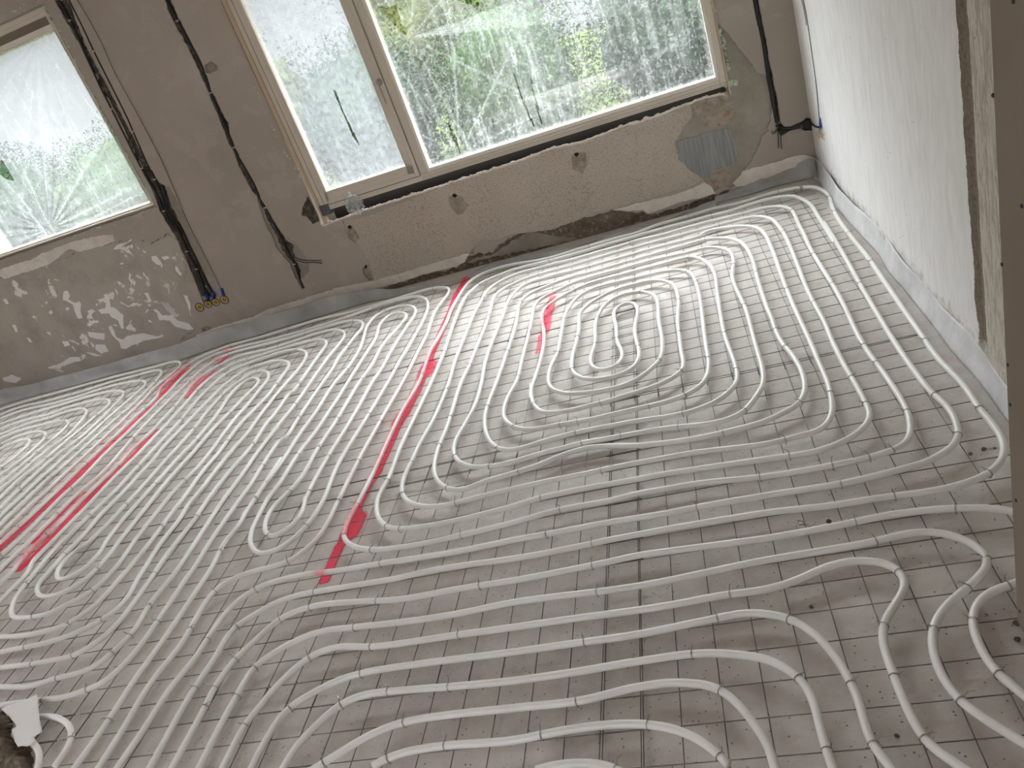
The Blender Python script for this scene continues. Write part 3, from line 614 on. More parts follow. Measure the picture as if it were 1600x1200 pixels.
film('plastic_film', p_l-.002, p_r+.002, p_b-.002, w2t-.05, -0.016, 'film_pane', 'wrinkled clear plastic film with torn holes over the large pane', 3,
     tears=["R 755,35 800,50 875,22 885,80 905,150 940,172 980,120 970,90 978,110 930,222 880,190 830,120 790,90", "R 1185,-20 1390,-20 1395,35 1370,50 1290,15", "R 1195,770 1215,790 1250,870 1280,960 1270,960 1230,870", "S 0,455 15,465 80,650 140,800 130,800 70,660", "S 108,485 118,490 130,560 190,780 180,780 150,680", "R 1472,720 1485,790 1478,812"],
     foci=[(on_wall(718, 240)[0], on_wall(718, 240)[1], .0028, 22), (on_wall(640, 60)[0], on_wall(640, 60)[1], .0028, 20)], n=210, wave=0.008)
# scrap of film hanging on the frame
q = on_wall(556, 316, 0.03); bm = bmesh.new()
bmesh.ops.create_icosphere(bm, subdivisions=4, radius=0.062, matrix=Matrix.Translation(wall_pt(q[0], q[1]-.002, 0.055)) @ Matrix.Diagonal((1.1, .5, 1.15, 1)))
for v_ in bm.verts:
    c_ = v_.co-wall_pt(q[0], q[1], 0.04); k_ = 1+0.35*noise.noise(v_.co*45)+.2*noise.noise(v_.co*110); v_.co = wall_pt(q[0], q[1], 0.04)+c_*k_; f_ = 1-0.75*max(0, c_.z)/0.075; v_.co = wall_pt(q[0], q[1], 0.05)+Vector(((v_.co-wall_pt(q[0], q[1], 0.04)).x*f_, (v_.co-wall_pt(q[0], q[1], 0.04)).y*f_, (v_.co-wall_pt(q[0], q[1], 0.04)).z))
o = obj('film_scrap', bm, M['film_scrap'], smooth=True); tag(o, 'crumpled scrap of clear film hanging below the narrow sash', 'plastic scrap')
# dark packer under the left corner of window 2
q0 = on_wall(500, 333); bm = bmesh.new(); wbox(bm, q0[0]-.022, q0[0]-.095, q0[1]-.024, q0[1]+.050, -0.04, 0.026)
o = bev(obj('packing_block', bm, M['packer'])); tag(o, 'dark plastic packing block under the lower left corner of the big window', 'block')

# ------------------------------------------------------------ heating pipes
ZP = 0.035; PR = 0.0104
PIPES = [
('white heating pipe wound as the wide double spiral between red line and right wall', """
I 940,1190 1100,900 1230,680 1340,520 1460,330 1600,240 J 100,180 250,125 370,100 680,50 860,20 F 1100,1165 1300,1135 1600,1095
G 490,1000 600,975 800,940 960,910 1200,870 1600,805 H 400,760 700,710 1000,670 1200,630 1380,560 1460,480 1475,380 1420,270 1330,165 1215,0
D 1060,1040 950,880 850,740 740,580 640,430 520,280 440,170 400,90 e 1030,430 960,375 870,345 750,355 600,375 400,425 t 1200,220 700,370 300,440
s 1200,300 800,430 300,570 r 1250,330 920,400 500,520 q 1200,450 900,550 500,640 100,700 p 1000,530 850,590 700,640 550,720 420,830 300,980 200,1150
f 1100,430 1050,560 960,720 880,850 830,1000 750,1200 F 900,190 720,580 640,740 570,870 545,950 600,1010 720,1035 900,1020 1300,940 1600,870
G 280,790 600,730 800,680 960,655 1160,620 1600,575 H 400,510 700,440 860,370 890,280 870,170 770,0 D 670,1060 600,960 540,850 480,720 410,590 340,480
e 850,1010 770,830 720,740 680,640 620,570 480,550 300,580 t 1200,480 700,610 300,700 s 1100,580 900,640 400,790 r 1333,460 920,590 600,680 0,860
q 960,680 500,800 100,910 p 1300,700 1130,770 950,870 800,1000 700,1190 b 400,480 330,650 270,800 200,980 140,1200
F 1120,200 1020,380 980,470 920,600 915,690 990,755 1130,765 1270,735 1600,655 G 300,590 470,560 600,530 800,490 960,460 1130,430 1600,370
H 200,320 340,280 400,180 390,60 D 375,1195 320,1070 260,930 200,800 150,690 110,590 70,480 30,370 C 1560,240 1500,215 1400,215 1200,250
s 1300,780 900,890 0,1120 r 920,830 600,920 0,1095 q 960,920 500,1050 267,1127 p 1400,1000 1270,1190 b 740,380 680,550 600,750 520,980 480,1200
F 1370,130 1300,260 1240,370 1245,460 1330,515 1460,515 1600,490 G 160,440 330,400 420,375 620,340 800,305 940,280 1100,265 1290,240 1430,190 1540,60 1570,0
C 1570,1130 1520,950 1460,730 1400,600 1375,530 1385,420 1350,360 1240,345 d 950,715 750,775 600,805 230,890 u 920,285 540,370 200,490 0,535
b 1250,240 1100,310 1040,370 1010,500 970,700 910,930 840,1200 g 430,260 370,380 320,500 310,600 370,690 480,735 600,745 900,690
G 500,220 630,190 780,155 930,120 1080,70 1190,0 C 1230,1100 1210,950 1160,600 1110,500 d 700,950 600,950 400,990 u 920,540 540,630 200,750 0,880
b 1430,350 1370,440 1340,530 1310,700 1270,900 g 800,100 780,200 790,290 850,340 1000,370
a 400,1165 800,1110 1000,1040 1180,910 1270,820 1300,700 1290,550 1260,400 1255,250 1230,160 1150,115 1040,105 850,150 700,240 640,330 600,450 600,650 555,780 550,850 600,915 700,930 800,900 870,830 885,760 870,700 830,640 820,480 790,350 800,290 860,245 930,215 1000,222 1040,270 1040,350 1010,500 1030,620 1060,740 1040,840 960,930 800,990 550,1020 400,980 360,930 360,800 400,650 430,500 440,330
u 170,1080 350,950 530,850 700,760 920,680 1270,580 d 430,1050 560,1070 630,1110 a 1450,100 1470,200 1460,400 1490,700 1500,930
G 900,10 780,50 640,95 500,130 360,165 200,180 130,120 120,0 g 600,440 590,340 620,270 b 1100,950 1135,750 1130,640 1110,500 1140,410 1220,345
u 0,690 200,610 540,500 920,410 1270,315 d 600,865 800,810 900,830 1000,900 1050,1000 1070,1180 C 1290,680 1330,900 1400,1100 1400,1200
G 1260,120 1090,180 940,210 800,230 640,260 500,285 340,320 200,360 F 1600,415 1510,400 1450,340 1430,200 1500,0 b 740,900 830,620 860,450 880,360 930,290 1050,230
u 0,410 200,370 540,275 920,160 1270,65 s 900,1000 1310,870 t 200,1100 430,1090 650,1120 800,1200 C 1440,320 1490,390 1540,560 1600,740
D 20,780 50,870 90,950 150,1020 210,1120 230,1200 H 230,50 190,130 100,175 0,228 G 1300,310 1100,350 940,370 800,385 620,390 480,400 330,440 160,510 0,560
F 1400,620 1300,660 1180,645 1115,560 1130,430 1200,250 1280,0 b 370,980 430,820 520,600 570,450 610,300 660,240 740,190 850,140 q 267,1007 r 0,980 600,790 920,700
s 900,760 1600,563 t 700,720 1020,650 1250,650 1430,710 1540,830 D 100,260 150,370 190,470 240,600 290,700 350,810 400,930 470,1070 545,1200
H 600,100 640,200 610,260 500,345 300,420 0,465 G 960,560 800,590 640,620 470,650 160,715 F 1600,765 1300,840 920,905 840,900 770,850 760,720 830,590 900,400 1000,190 1090,0
b 80,900 130,750 200,550 250,420 330,270 420,190 p 600,880 800,770 1200,620 q 0,830 960,590 r 0,750 920,470 s 0,760 900,520 1600,320 t 600,510 1150,330 1600,240
e 540,445 650,440 770,480 850,540 950,700 1100,930 D 350,190 430,320 500,440 570,570 640,690 700,790 780,920 900,1100 975,1200
H 1030,60 1130,150 1180,250 1190,330 1150,390 1000,480 800,540 480,620 0,695 G 1160,770 960,810 600,865 260,930 F 1600,980 1300,1040 800,1120 480,1170 280,1195
J 0,80 I 1440,200 1340,330 1200,540 1070,700 900,960 740,1190"""),
('white heating pipe up beside the long red line and back along the window wall', """
I 620,1190 780,940 950,660 1130,430 1240,240 1322,116 n 1000,750 1200,650 1450,580 F 200,1110 350,1000 430,900 510,740 640,480 790,210 910,0
f 680,1020 740,890 850,680 890,560 930,450 1000,350 1070,260 1085,210 1030,195 900,205 750,245 480,325 0,465 j 1000,410 500,565 100,675 v 950,170 700,260 500,345 330,420 200,520 0,660
w 700,370 400,640 x 1150,270 900,490 600,760 400,960 150,1190 z 1600,760 1200,1150 k 560,480 300,720 0,990"""),
('white heating pipe of nested hairpins just left of the long red line', """
I 470,1190 680,900 850,640 1000,430 1170,180 1290,0 n 880,570 1000,330 1150,150 1230,0 l 1200,980 1420,650 1600,370 o 230,1040 400,820 560,560 750,300 940,10
f 0,1060 80,950 150,830 190,710 210,630 250,560 330,480 450,420 600,385 690,390 730,420 720,480 650,580 560,720 450,900 370,1050 270,1200
o 1210,230 1080,450 880,770 790,920 700,1080 660,1190 F 310,700 290,800 230,880 160,930 100,955 60,930 55,880 100,780 200,680 280,590 390,400 520,200 640,0
f 280,990 350,850 430,740 540,620 620,520 640,480 590,455 480,470 400,530 345,600 335,660 290,770 200,900 110,1040 20,1190
o 900,280 750,500 590,710 450,930 350,1080 260,1190 l 1450,790 1380,940 1290,1120 n 1280,240 1270,320 1320,400 1400,440 1450,425 1600,370
F 250,950 330,870 420,730 500,530 700,200 820,0 f 560,970 700,740 800,560 850,430 860,360 830,310 750,290 600,310 300,400 0,510
j 1100,450 500,620 v 1300,150 1000,235 750,310 600,370 430,470 230,640 0,860 x 1400,160 1220,330 1000,560 700,840 480,1060 330,1190
k 1000,160 850,320 650,500 480,670 330,830 150,1000 0,1130"""),
('white hairpin pipe, its far bend third from the window wall among the middle loops', """
I 0,810 270,775 400,760 520,720 640,670 760,570 880,430 970,300 1080,140 1175,0 n 680,600 870,290 1070,0 l 1050,930 1270,660 1400,450 1600,170
o 430,570 570,360 680,200 820,0 j 1200,900 1260,790 1300,740 1440,560 1510,480 1520,445 1480,410 1380,410 1100,480 600,630 v 1400,205 1200,250 900,345 750,430 600,525 450,640 0,1090
x 1450,290 1200,530 930,820 750,1000 580,1190 k 1150,170 980,340 780,500 620,660 400,880 220,1060 80,1190 m 0,340"""),
('white hairpin pipe, its far bend fourth from the window wall among the middle loops', """
I 0,695 200,688 340,640 480,610 600,560 720,460 830,350 940,170 1082,0 n 600,480 720,290 910,0 l 900,950 1000,800 1200,530 1330,340 1470,150 1580,30
o 290,520 520,240 690,0 j 1000,1000 1160,780 1250,670 1320,580 1330,545 1290,515 1200,505 1000,550 600,690 v 1270,345 1100,400 950,480 800,570 650,625 500,740 250,960 100,1180
x 1300,690 1100,900 ta 520,20 400,140 230,300 0,520 tb 740,20 600,150 490,250 280,450 0,720 k 600,800 400,980 200,1190 m 130,360 0,480"""),
('white hairpin pipe, its far bend fifth from the window wall among the middle loops', """
I 0,575 200,550 330,525 470,490 620,400 740,290 850,150 956,0 n 400,450 600,200 760,0 l 700,1010 880,740 1080,490 1270,270 1450,0
o 300,350 490,90 j 770,1160 960,900 1080,730 1130,670 1140,635 1090,605 980,615 700,690 v 1500,400 1350,435 1200,490 1050,540 950,615 830,690 750,735 500,930 270,1180
w 1000,870 700,1190 ta 650,30 480,200 300,390 100,600 0,690 tb 720,180 600,300 430,470 320,590 120,800 0,920 k 500,1020 330,1190 m 300,350 100,560 0,660"""),
('white heating pipe wound as the narrow double spiral right of the two left red lines', """
I 0,475 130,450 300,415 480,350 650,265 720,220 800,130 872,0 n 180,580 330,340 500,130 590,0 l 600,900 790,670 850,590 1050,330 1270,80 1320,0
j 600,1190 830,930 920,790 930,750 880,715 780,710 500,790 v 1400,520 1250,580 1050,690 880,780 700,960 440,1190 ta 830,20 700,150 530,340 380,500 200,700 0,900 tb 770,360 620,510 520,600 350,770 180,930 k 800,840 700,930 600,1020 m 480,220 350,380 220,540 150,650 115,760 140,830 250,835 400,815 550,780 700,700 900,600 1000,530 1100,420 1200,320 1350,110 1420,10
l 250,1000 480,720 700,500 900,250 1080,0 aa 700,900 980,590 1150,380 1300,200 1335,100 1310,20 1200,-15 1000,45 867,103 700,230 480,370 230,640 0,900
ta 1160,20 980,230 800,440 630,620 480,790 350,930 tb 1150,350 1000,520 830,700 640,910 k 1020,890 870,1030 m 800,130 670,240 600,340 590,400 620,438 700,420 780,390 850,350 950,260 1040,160 1090,70 1130,0
k 1150,910 tb 790,940 930,790 1100,600 1269,410 ta 520,940 700,740 880,540 1050,370 1269,110 aa 200,960 370,730 420,640 560,450 700,320 850,200 1000,138 1080,145 1130,190 1100,280 920,450 730,630 600,770 400,960 180,1190
l 690,300 ta 930,660 680,940 tb 1269,620 1150,770 1010,940 k 1330,860 1200,1030 m 1180,130 1050,280 900,430 750,530 620,590 500,612 420,610 385,570 390,500 480,380 570,290 650,190 820,30
k 930,840 tb 360,930 520,770 700,590 860,420 1050,210 1240,20 ta 600,400 800,190 970,20 v 740,1140 950,940 1050,870 1200,770 1350,665 1500,600 j 450,870 620,825 720,830 750,860 740,890 690,960 520,1190
l 940,320? l 1180,0 940,320 820,460 600,760 400,1020 n 300,230 0,600 m 1280,390 1100,600 950,740 720,890 500,970 250,1020 0,1030"""),
]
HAIR = [   # the nested hairpins at the far left, outermost first: top run from the left edge, tip, return run
 "y 0,400 300,300 800,150 1300,20 h 800,435 1100,350 1600,225 w 380,152 620,75 780,55 850,85 840,150 780,240 590,370 180,740 x 1000,210 650,540 400,790 0,1150 z 1600,580 1300,850 950,1190 k 260,650 0,900",
 "y 0,510 400,350 900,240 1600,50 h 1150,385 1600,262 w 400,232 460,260 440,320 380,420 200,590 x 950,130 700,380 500,560 250,760 z 1600,400 1480,500 1200,760 950,960 720,1190 k 170,640 0,800",
 "y 0,600 300,470 750,350 1200,250 1600,140 h 1000,470 1300,390 1460,362 1525,380 1500,440 w 60,620 x 820,110 600,300 300,560 0,820 z 1600,250 1400,400 1100,680 780,960 550,1190 k 130,590 0,710",
 "y 0,710 400,560 850,420 1200,320 1600,200 h 1000,510 1200,470 1285,475 1300,510 1250,560 x 260,430 0,700 z 1600,120 1300,340 930,640 700,850 400,1130 k 0,625",
 "y 0,810 300,690 700,570 1100,480 1350,365 1600,310 h 950,577 1080,555 1150,578 1140,620 1020,715 z 1500,30 1200,280 950,500 700,720 400,930 250,1060 130,1190 k 0,520",
 "y 0,930 430,760 700,650 1050,570 1300,470 1600,390 h 870,655 915,685 880,740 z 1400,20 1000,300 700,560 300,900 0,1140",
 "y 0,1010 200,930 350,860 750,750 1100,660 1280,628 1400,622 1455,660 1420,740 1230,910 1150,990 z 900,240 580,530 350,720 0,1010",
 "y 0,1140 200,1020 500,920 700,860 850,850 950,895 975,960 900,1050 z 830,170 600,380 340,600 0,850",
 "y 0,1220 100,1180 300,1090 450,1030 600,1012 655,1060 620,1120 z 560,240 350,430 0,700"]
HN = ['outermost', 'second', 'third', 'fourth', 'fifth', 'sixth', 'seventh', 'eighth', 'innermost']
for i_, h_ in enumerate(HAIR):
    PIPES.append(('white heating pipe, %s of the nine nested hairpins by the far left wall' % HN[i_], h_))
FORE = [
 ('white heating pipe passing behind the brown board and back as the rightmost curve', """
 I 1080,1190 1280,820 1340,700 1470,520 1600,400 J 150,270 360,190 600,165 900,145 1250,85 1600,30 G 520,1130 800,1070 1000,1045 1600,965 H 460,880 800,810 1200,775 1500,790
 X 1612,812 1640,845 1635,885 L 1540,45 1400,90 1300,180 1280,300 1330,450 1440,610 1600,740"""),
 ('white heating pipe in the foreground ending in the second S-bend from the right', """
 I 1250,1190 1380,930 1480,750 1590,570 J 200,430 400,350 620,320 1240,240 1600,165 K 600,90 1000,25 H 0,1100 640,990 900,930 1100,930 1300,1010 1380,1110 L 1290,30 1200,110 1100,200 1030,330 1035,480 1100,650 1200,780 1400,920 1600,1040"""),
 ('white heating pipe in the foreground ending in the third S-bend from the right', """
 I 1400,1190 1540,920 1600,850 J 100,720 330,510 500,445 720,440 1240,370 1600,320 K 580,240 1000,180 1330,120 1600,80 L 190,20 H 400,1130 550,1105 700,1110 800,1150 L 860,20 850,90 780,200 720,310 720,420 790,630 880,850 1000,1050 1200,1190"""),
 ('white heating pipe in the foreground, fourth arch counted inwards from the right', """
 J -60,1280 0,1150 80,1000 190,840 480,665 680,600 1000,550 1600,475 K 400,420 800,360 1250,270 1450,230 1600,235 L 130,260 250,330 370,440 480,600 560,760 650,1050 760,1190"""),
 ('white heating pipe in the foreground, fifth arch counted inwards from the right', """
 J 180,1190 250,1070 380,930 530,800 680,740 830,720 1230,690 1600,655 K 340,610 800,530 1150,485 1350,485 1600,520 L 100,570 200,640 280,770 340,1000 400,1190"""),
 ('white heating pipe in the foreground, sixth arch counted inwards from the right', """
 J 390,1190 550,1090 700,1000 900,920 1200,870 1600,825 K 430,780 750,700 950,670 1100,670 1280,700 1430,820 1600,1060 L 40,1190"""),
 ('white heating pipe in the foreground, seventh arch, just outside the smallest one', """
 J 730,1190 800,1150 950,1100 1160,1065 1600,1027 K 300,970 550,935 850,930 1100,990 1250,1080 1350,1180"""),
 ('smallest white pipe arch in the foreground, cut by the bottom edge of the photo', "K 150,1215 250,1185 350,1172 500,1170 620,1195 700,1240"),
 ('short white pipe bend coming out from under the white paper at lower left', "B7 300,580 500,570 650,560 780,600 870,670 900,780 880,880 800,1010 680,1180"),
 ('short white pipe stub between the white paper and the broken brickwork', "B7 330,850 430,900 480,970 500,1060 470,1190"),
]
PIPES += FORE
step = 0.012
allpaths = []
# sprayed red lines: (points, half width, strength)
SPRAY = [("X 728,435 723,441 712,460 703,485 694,505 685,525 673,552 666,572 655,600 650,612 630,648 622,660 612,683 600,710 588,737 575,755 560,785 553,805 545,830 540,842 530,850 520,872 512,890 506,905", .016, 1.0),
 ("X 670,568 664,582", .034, .9), ("X 628,645 621,656", .04, .45), ("X 557,808 546,832", .03, 1.0),
 ("X 293.5,576 284,583 267,600.5 253,615.5 239.5,628 227.5,640 215.5,651 202,664.5 190,676.5 176,689 166,700 144,719.5 120,743.5 93,769 60,799 30,827.5 -6,861", .021, 1.0),
 ("X 361,548 352,558 341.5,566", .018, .8), ("X 335.5,578 322,588 306,603.5 291,619", .014, .85), ("X 291,619 270,645 243,672", .012, .22),
 ("X 243,673.5 225,689 217.5,700 199.5,718 180,737.5 162,754 144,770.5 126,790 108,808 90,827.5 72,845.5 55.5,863.5 30,888", .017, 1.0),
 ("X 132,769 120,776.5 105,791.5 84,812.5 64.5,830.5 51,847", .012, .95),
 ("X 862,470 860,478 856,490 853.5,507.5 851,517.5", .016, 1.0), ("X 846,522.5 845,537.5 842,549", .015, .9), ("X 864,463 862,469", .022, .5)]
SEG = []
for txt, w_, st_ in SPRAY:
    q_ = [on_floor(a, b, .008).xy for a, b in PX(txt)]
    for a, b in zip(q_, q_[1:]): SEG.append((a, b, w_, st_))
def paint(x, y):
    best = 0.0
    for a, b, w_, st_ in SEG:
        if abs(x-a.x) > 0.5 or abs(y-a.y) > 0.9: continue
        dx = b.x-a.x; dy = b.y-a.y; L = dx*dx+dy*dy; t_ = max(0, min(1, ((x-a.x)*dx+(y-a.y)*dy)/L)) if L > 0 else 0
        d_ = math.hypot(x-a.x-dx*t_, y-a.y-dy*t_)
        v_ = st_*(1.0 if d_ < w_*.6 else max(0.0, 1-(d_-w_*.6)/(w_*1.5)))
        if v_ > best: best = v_
    return best
def paint_attr(me):
    at = me.attributes.new('paint', 'FLOAT', 'POINT')
    for i, v_ in enumerate(me.vertices): at.data[i].value = paint(v_.co.x, v_.co.y)
def traced(txt, ext=0.35):
    pts = []
    for a, b in PX(' '.join(w_ for w_ in txt.split() if '?' not in w_)):
        q = on_floor(a, b, ZP)
        if not pts or (q-pts[-1]).length > 0.015: pts.append(q)
    if ext:
        pts.insert(0, pts[0]+(pts[0]-pts[1]).normalized()*ext)
        pts.append(pts[-1]+(pts[-1]-pts[-2]).normalized()*ext)
    P = catmull(pts, step)
    P = smooth_path(P, step, lambda v: 0.022+0.006*max(0, v.y-1.5)+(0.02 if v.x < -3.2 and v.y > 2.6 else 0))
    return P
for label, txt in PIPES:
    short = 'short white' in label or 'smallest' in label
    P = traced(txt, 0.0 if short else 0.35)
    if 'sweeping' in label: pass
    for i_, v_ in enumerate(P): v_.z += 0.0035*noise.noise(Vector((v_.x*3, v_.y*3, 5)))
    bm = bmesh.new(); tube(bm, P, PR, 10)
    o = obj('heating_pipe', bm, M['pipe'], smooth=True); paint_attr(o.data)
    tag(o, label, 'pipe', 'underfloor heating pipes')
    allpaths.append(P)

# ------------------------------------------------------------ welded wire mesh mats
def mat_panel(x0, x1, y0, y1, px_, py_, z, label, seed, sk=0.0):
    rnd = random.Random(seed); bm = bmesh.new(); r_ = 0.0016
    xs = px_; ys = py_
    def dz(x, y): return 0.004*noise.noise(Vector((x*1.3, y*1.3, seed)))
    for x in xs:
        x_ = x+rnd.uniform(-.0012, .0012); P = [Vector((x_+0.0015*noise.noise(Vector((x*9, y*2, 1))), y, z+dz(x, y))) for y in [y0+(y1-y0)*k/14 for k in range(15)]]
        tube(bm, P, r_, 6)
    for y in ys:
        y_ = y+rnd.uniform(-.0012, .0012); P = [Vector((x, y_+0.0015*noise.noise(Vector((x*2, y*9, 1))), z+2*r_+dz(x, y))) for x in [x0+(x1-x0)*k/14 for k in range(15)]]
        tube(bm, P, r_, 6)
    for v_ in bm.verts: v_.co.y += sk*(v_.co.x+0.45)
    o = obj('wire_mesh_mat', bm, M['steel'], smooth=True); paint_attr(o.data); tag(o, label, 'wire mesh', 'reinforcing mesh mats'); return o
def seq(a, n, st=0.0995): return [a+st*i for i in range(n)]
ZM = 0.0170
xr = [0.613-0.1002*i for i in range(12)]
YB = 2.777
mat_panel(-0.502, 0.712, -0.1, 2.81, xr, [YB-0.098*i for i in range(29)], ZM, 'steel wire mesh mat under the pipes, nearest the brown board', 1)
mat_panel(-0.502, 0.706, 2.74, 4.87, [x-0.004 for x in xr], [YB+0.008+0.098*i for i in range(21)], ZM+.003, 'steel wire mesh mat under the wide double spiral of pipe, by the right wall', 2)
cols = [(-0.3825, 20, 'left of the nearest mat'), (-2.35, 20, 'under the middle pipe loops'), (-4.34, 19, 'at the far left')]
rows_ = [(-6, 'in the foreground'), (2, 'in the second row'), (13, 'in the third row'), (25, 'by the window wall')]
rows_ = [(YB-0.098*k, n_, nm) for k, n_, nm in ((26, 14, 'in the foreground'), (14, 13, 'in the second row'), (3, 13, 'in the third row'), (-9, 13, 'by the window wall'))]
for ci, (xa, nx_, cn) in enumerate(cols):
    for ri, (ya, ny_, rn) in enumerate(rows_):
        if ri == 0 and ci > 1: continue
        xs = [xa-0.0995*i for i in range(nx_)]; ys = [ya+0.098*i for i in range(ny_)]
        mat_panel(xs[-1]-0.04, xs[0]+0.012, ys[0]-0.012, min(ys[-1]+0.012, 4.97), xs, [y for y in ys if y < 4.93], ZM+0.002*((ci+ri) % 2)+.001*ci, 'steel wire mesh mat %s, %s' % (cn, rn), 10+ci*5+ri, 0.013)

# red spray on the slab: thin coats following the sprayed lines
for i_, (txt, w_, st_) in enumerate(SPRAY):
    q = [on_floor(a, b, .001) for a, b in PX(txt)]; q = [q[0]+(q[0]-q[1]).normalized()*w_*1.6]+q+[q[-1]+(q[-1]-q[-2]).normalized()*w_*1.6]; P = catmull(q, 0.01)
    bm = bmesh.new(); W_ = w_*2.4; rows2 = []
    for k_, p_ in enumerate(P):
        tn = (P[min(k_+1, len(P)-1)]-P[max(k_-1, 0)]).normalized(); nn = Vector((-tn.y, tn.x, 0))
        rows2.append([bm.verts.new((p_.x+nn.x*W_*j_/4, p_.y+nn.y*W_*j_/4, 0.0006+i_*0.00005)) for j_ in range(-4, 5)])
    for a, b in zip(rows2, rows2[1:]):
        for j_ in range(8): bm.faces.new((a[j_], a[j_+1], b[j_+1], b[j_]))
    o = obj('spray_paint', bm, M['spray'], floor); o['kind'] = 'structure'; o['label'] = 'red sprayed line on the grey slab'
    paint_attr(o.data)

# ------------------------------------------------------------ foam edge strips
def strip(name, bot, top, lean, mt, label, thick=0.006, seed=0, floor_lip=0.02):
    """bot: frame points of the foot on the slab, top: frame points of the upper edge; lean: unit direction towards the wall"""
    B = catmull([on_floor(a, b, 0.001) for a, b in PX(bot)], 0.03); T_ = PX(top)
    # upper edge: on a vertical surface a little behind the foot
    tops = []
    for a, b in T_:
        d = ray(a, b); best = None
        for i_ in range(len(B)-1):
            A = B[i_]+lean*0.022; C_ = B[i_+1]+lean*0.022; e = C_-A
            den = d.x*e.y-d.y*e.x
            if abs(den) < 1e-9: continue
            t_ = (A.x*e.y-A.y*e.x)/den; u_ = (A.x*d.y-A.y*d.x)/den
            if t_ > 0 and -0.02 <= u_ <= 1.02: best = (i_+u_, CH+d.z*t_); break
        if best: tops.append(best)
    tops.sort()
    def ht(i):
        if i <= tops[0][0]: return tops[0][1]
        for (a, ha), (b, hb) in zip(tops, tops[1:]):
            if i <= b: return ha+(hb-ha)*(i-a)/max(1e-6, b-a)
        return tops[-1][1]
    H = [max(0.015, ht(i)) for i in range(len(B))]
    H = [sum(H[max(0, i-2):i+3])/len(H[max(0, i-2):i+3]) for i in range(len(H))]
    bm = bmesh.new(); prof = []
    nj = 10
    for i_, p_ in enumerate(B):
        row = []
        for j_ in range(nj+1):
            f_ = j_/nj; q = p_+lean*(0.022*f_+0.006*noise.noise(Vector((i_*.12, f_*2.2, seed)))+0.004*math.sin(f_*3.1))+Vector((0, 0, H[i_]*f_+0.002))
            row.append(q)
        prof.append(row)
    F = [[bm.verts.new(q) for q in r_] for r_ in prof]; K_ = [[bm.verts.new(q+lean*thick) for q in r_] for r_ in prof]
    n_ = len(F)
    for i_ in range(n_-1):
        for j_ in range(nj):
            bm.faces.new((F[i_][j_], F[i_+1][j_], F[i_+1][j_+1], F[i_][j_+1])); bm.faces.new((K_[i_][j_], K_[i_][j_+1], K_[i_+1][j_+1], K_[i_+1][j_]))
        bm.faces.new((F[i_][nj], F[i_+1][nj], K_[i_+1][nj], K_[i_][nj])); bm.faces.new((F[i_][0], K_[i_][0], K_[i_+1][0], F[i_+1][0]))
    for e in (0, n_-1):
        for j_ in range(nj): bm.faces.new((F[e][j_], F[e][j_+1], K_[e][j_+1], K_[e][j_]))
    o = obj(name, bm, M[mt], smooth=True); paint_attr(o.data); tag(o, label, 'edge strip', 'foam edge strips'); return o
strip('edge_strip', "X -20,642 h 0,632 350,530 700,440 1100,330 1600,200 i 850,410 1050,345 1250,270 1600,175 j 500,540 1000,390 1600,215 f 480,310 750,225 900,192 1000,188 p 60,880 250,830 430,735 700,640 1000,525 1600,405 q 600,600 1000,515 1600,355 r 500,530 900,420 1250,330 1600,235 s 900,410 1300,290 1600,195 t 250,375 700,265 1000,180 1300,90 1450,40 e 870,262 930,290",
      "X -20,612 X 40,603 90,589 150,574 240,549 310,525 400,499 460,482 B 480,648 540,643 750,605 950,599 1100,577 1200,586 p 120,850 260,822 430,722 560,632 700,512 860,432 1100,362 1400,312 q 300,510 650,480 900,430 1200,370 1600,262 r 400,490 650,390 900,310 1200,200 1600,150 s 280,560 600,440 900,330 1200,180 1500,40 t 300,240 600,120 900,10 e 600,150 850,55 905,70",
      Vector((0, 1, 0)), 'foam_shaded', 'long foam edge strip in shaded grey along the foot of the window wall', 0.006, 2)
strip('edge_strip', "e 870,262 930,290 975,360 X 1300,318 1325,347 1350,374 1375,402 1387,424 1440,487 1480,540 1525,595 1562,642 1600,690 1640,745",
      "e 905,70 X 1282.5,256.5 1297,279 1312,300 1327,315 1350,335 1387,377 1425,425 1462,470 1512,520 1562,593 1620,665", Vector((1, 0, 0)), 'foam_lit', 'foam edge strip in a lit pale tone along the foot of the right wall', 0.006, 7)

# ------------------------------------------------------------ tie wires
def tie_mesh(seed):
    rnd = random.Random(seed); bm = bmesh.new(); R_ = PR+0.0010; w_ = 0.0007
    for off in (-0.0011, 0.0013):
        P = [Vector((off+0.0006*math.sin(a*2), math.cos(a)*R_*1.03, math.sin(a)*R_-(0.006 if math.sin(a) < -.7 else 0))) for a in [2*math.pi*k/18+0.3 for k in range(19)]]
        tube(bm, P, w_, 5)
    # twisted shank and two free ends
    b0 = Vector((0, R_*0.75, R_*0.75)); dr = Vector((rnd.uniform(-.5, .5), rnd.uniform(.3, 1), rnd.uniform(.3, .9))).normalized()
    L_ = rnd.uniform(.006, .012); ax = dr.cross(Vector((1, 0, 0))).normalized(); ay = dr.cross(ax)
    for ph in (0, math.pi):
        P = [b0+dr*L_*k/10+(ax*math.cos(k*1.3+ph)+ay*math.sin(k*1.3+ph))*0.0011 for k in range(11)]
        e = P[-1]; d2 = (dr+Vector((rnd.uniform(-1, 1), rnd.uniform(-1, 1), rnd.uniform(-.6, .6)))).normalized(); cu = Vector((rnd.uniform(-1, 1), rnd.uniform(-1, 1), rnd.uniform(-1, .2)))
        ln = rnd.uniform(.005, .012)
        P += [e+d2*ln*k/6+cu*0.5*ln*(k/6)**2 for k in range(1, 7)]
        tube(bm, P, w_, 5)
    me = bpy.data.meshes.new('tie_wire'); bm.to_mesh(me); bm.free(); me.materials.append(M['tie']); return me
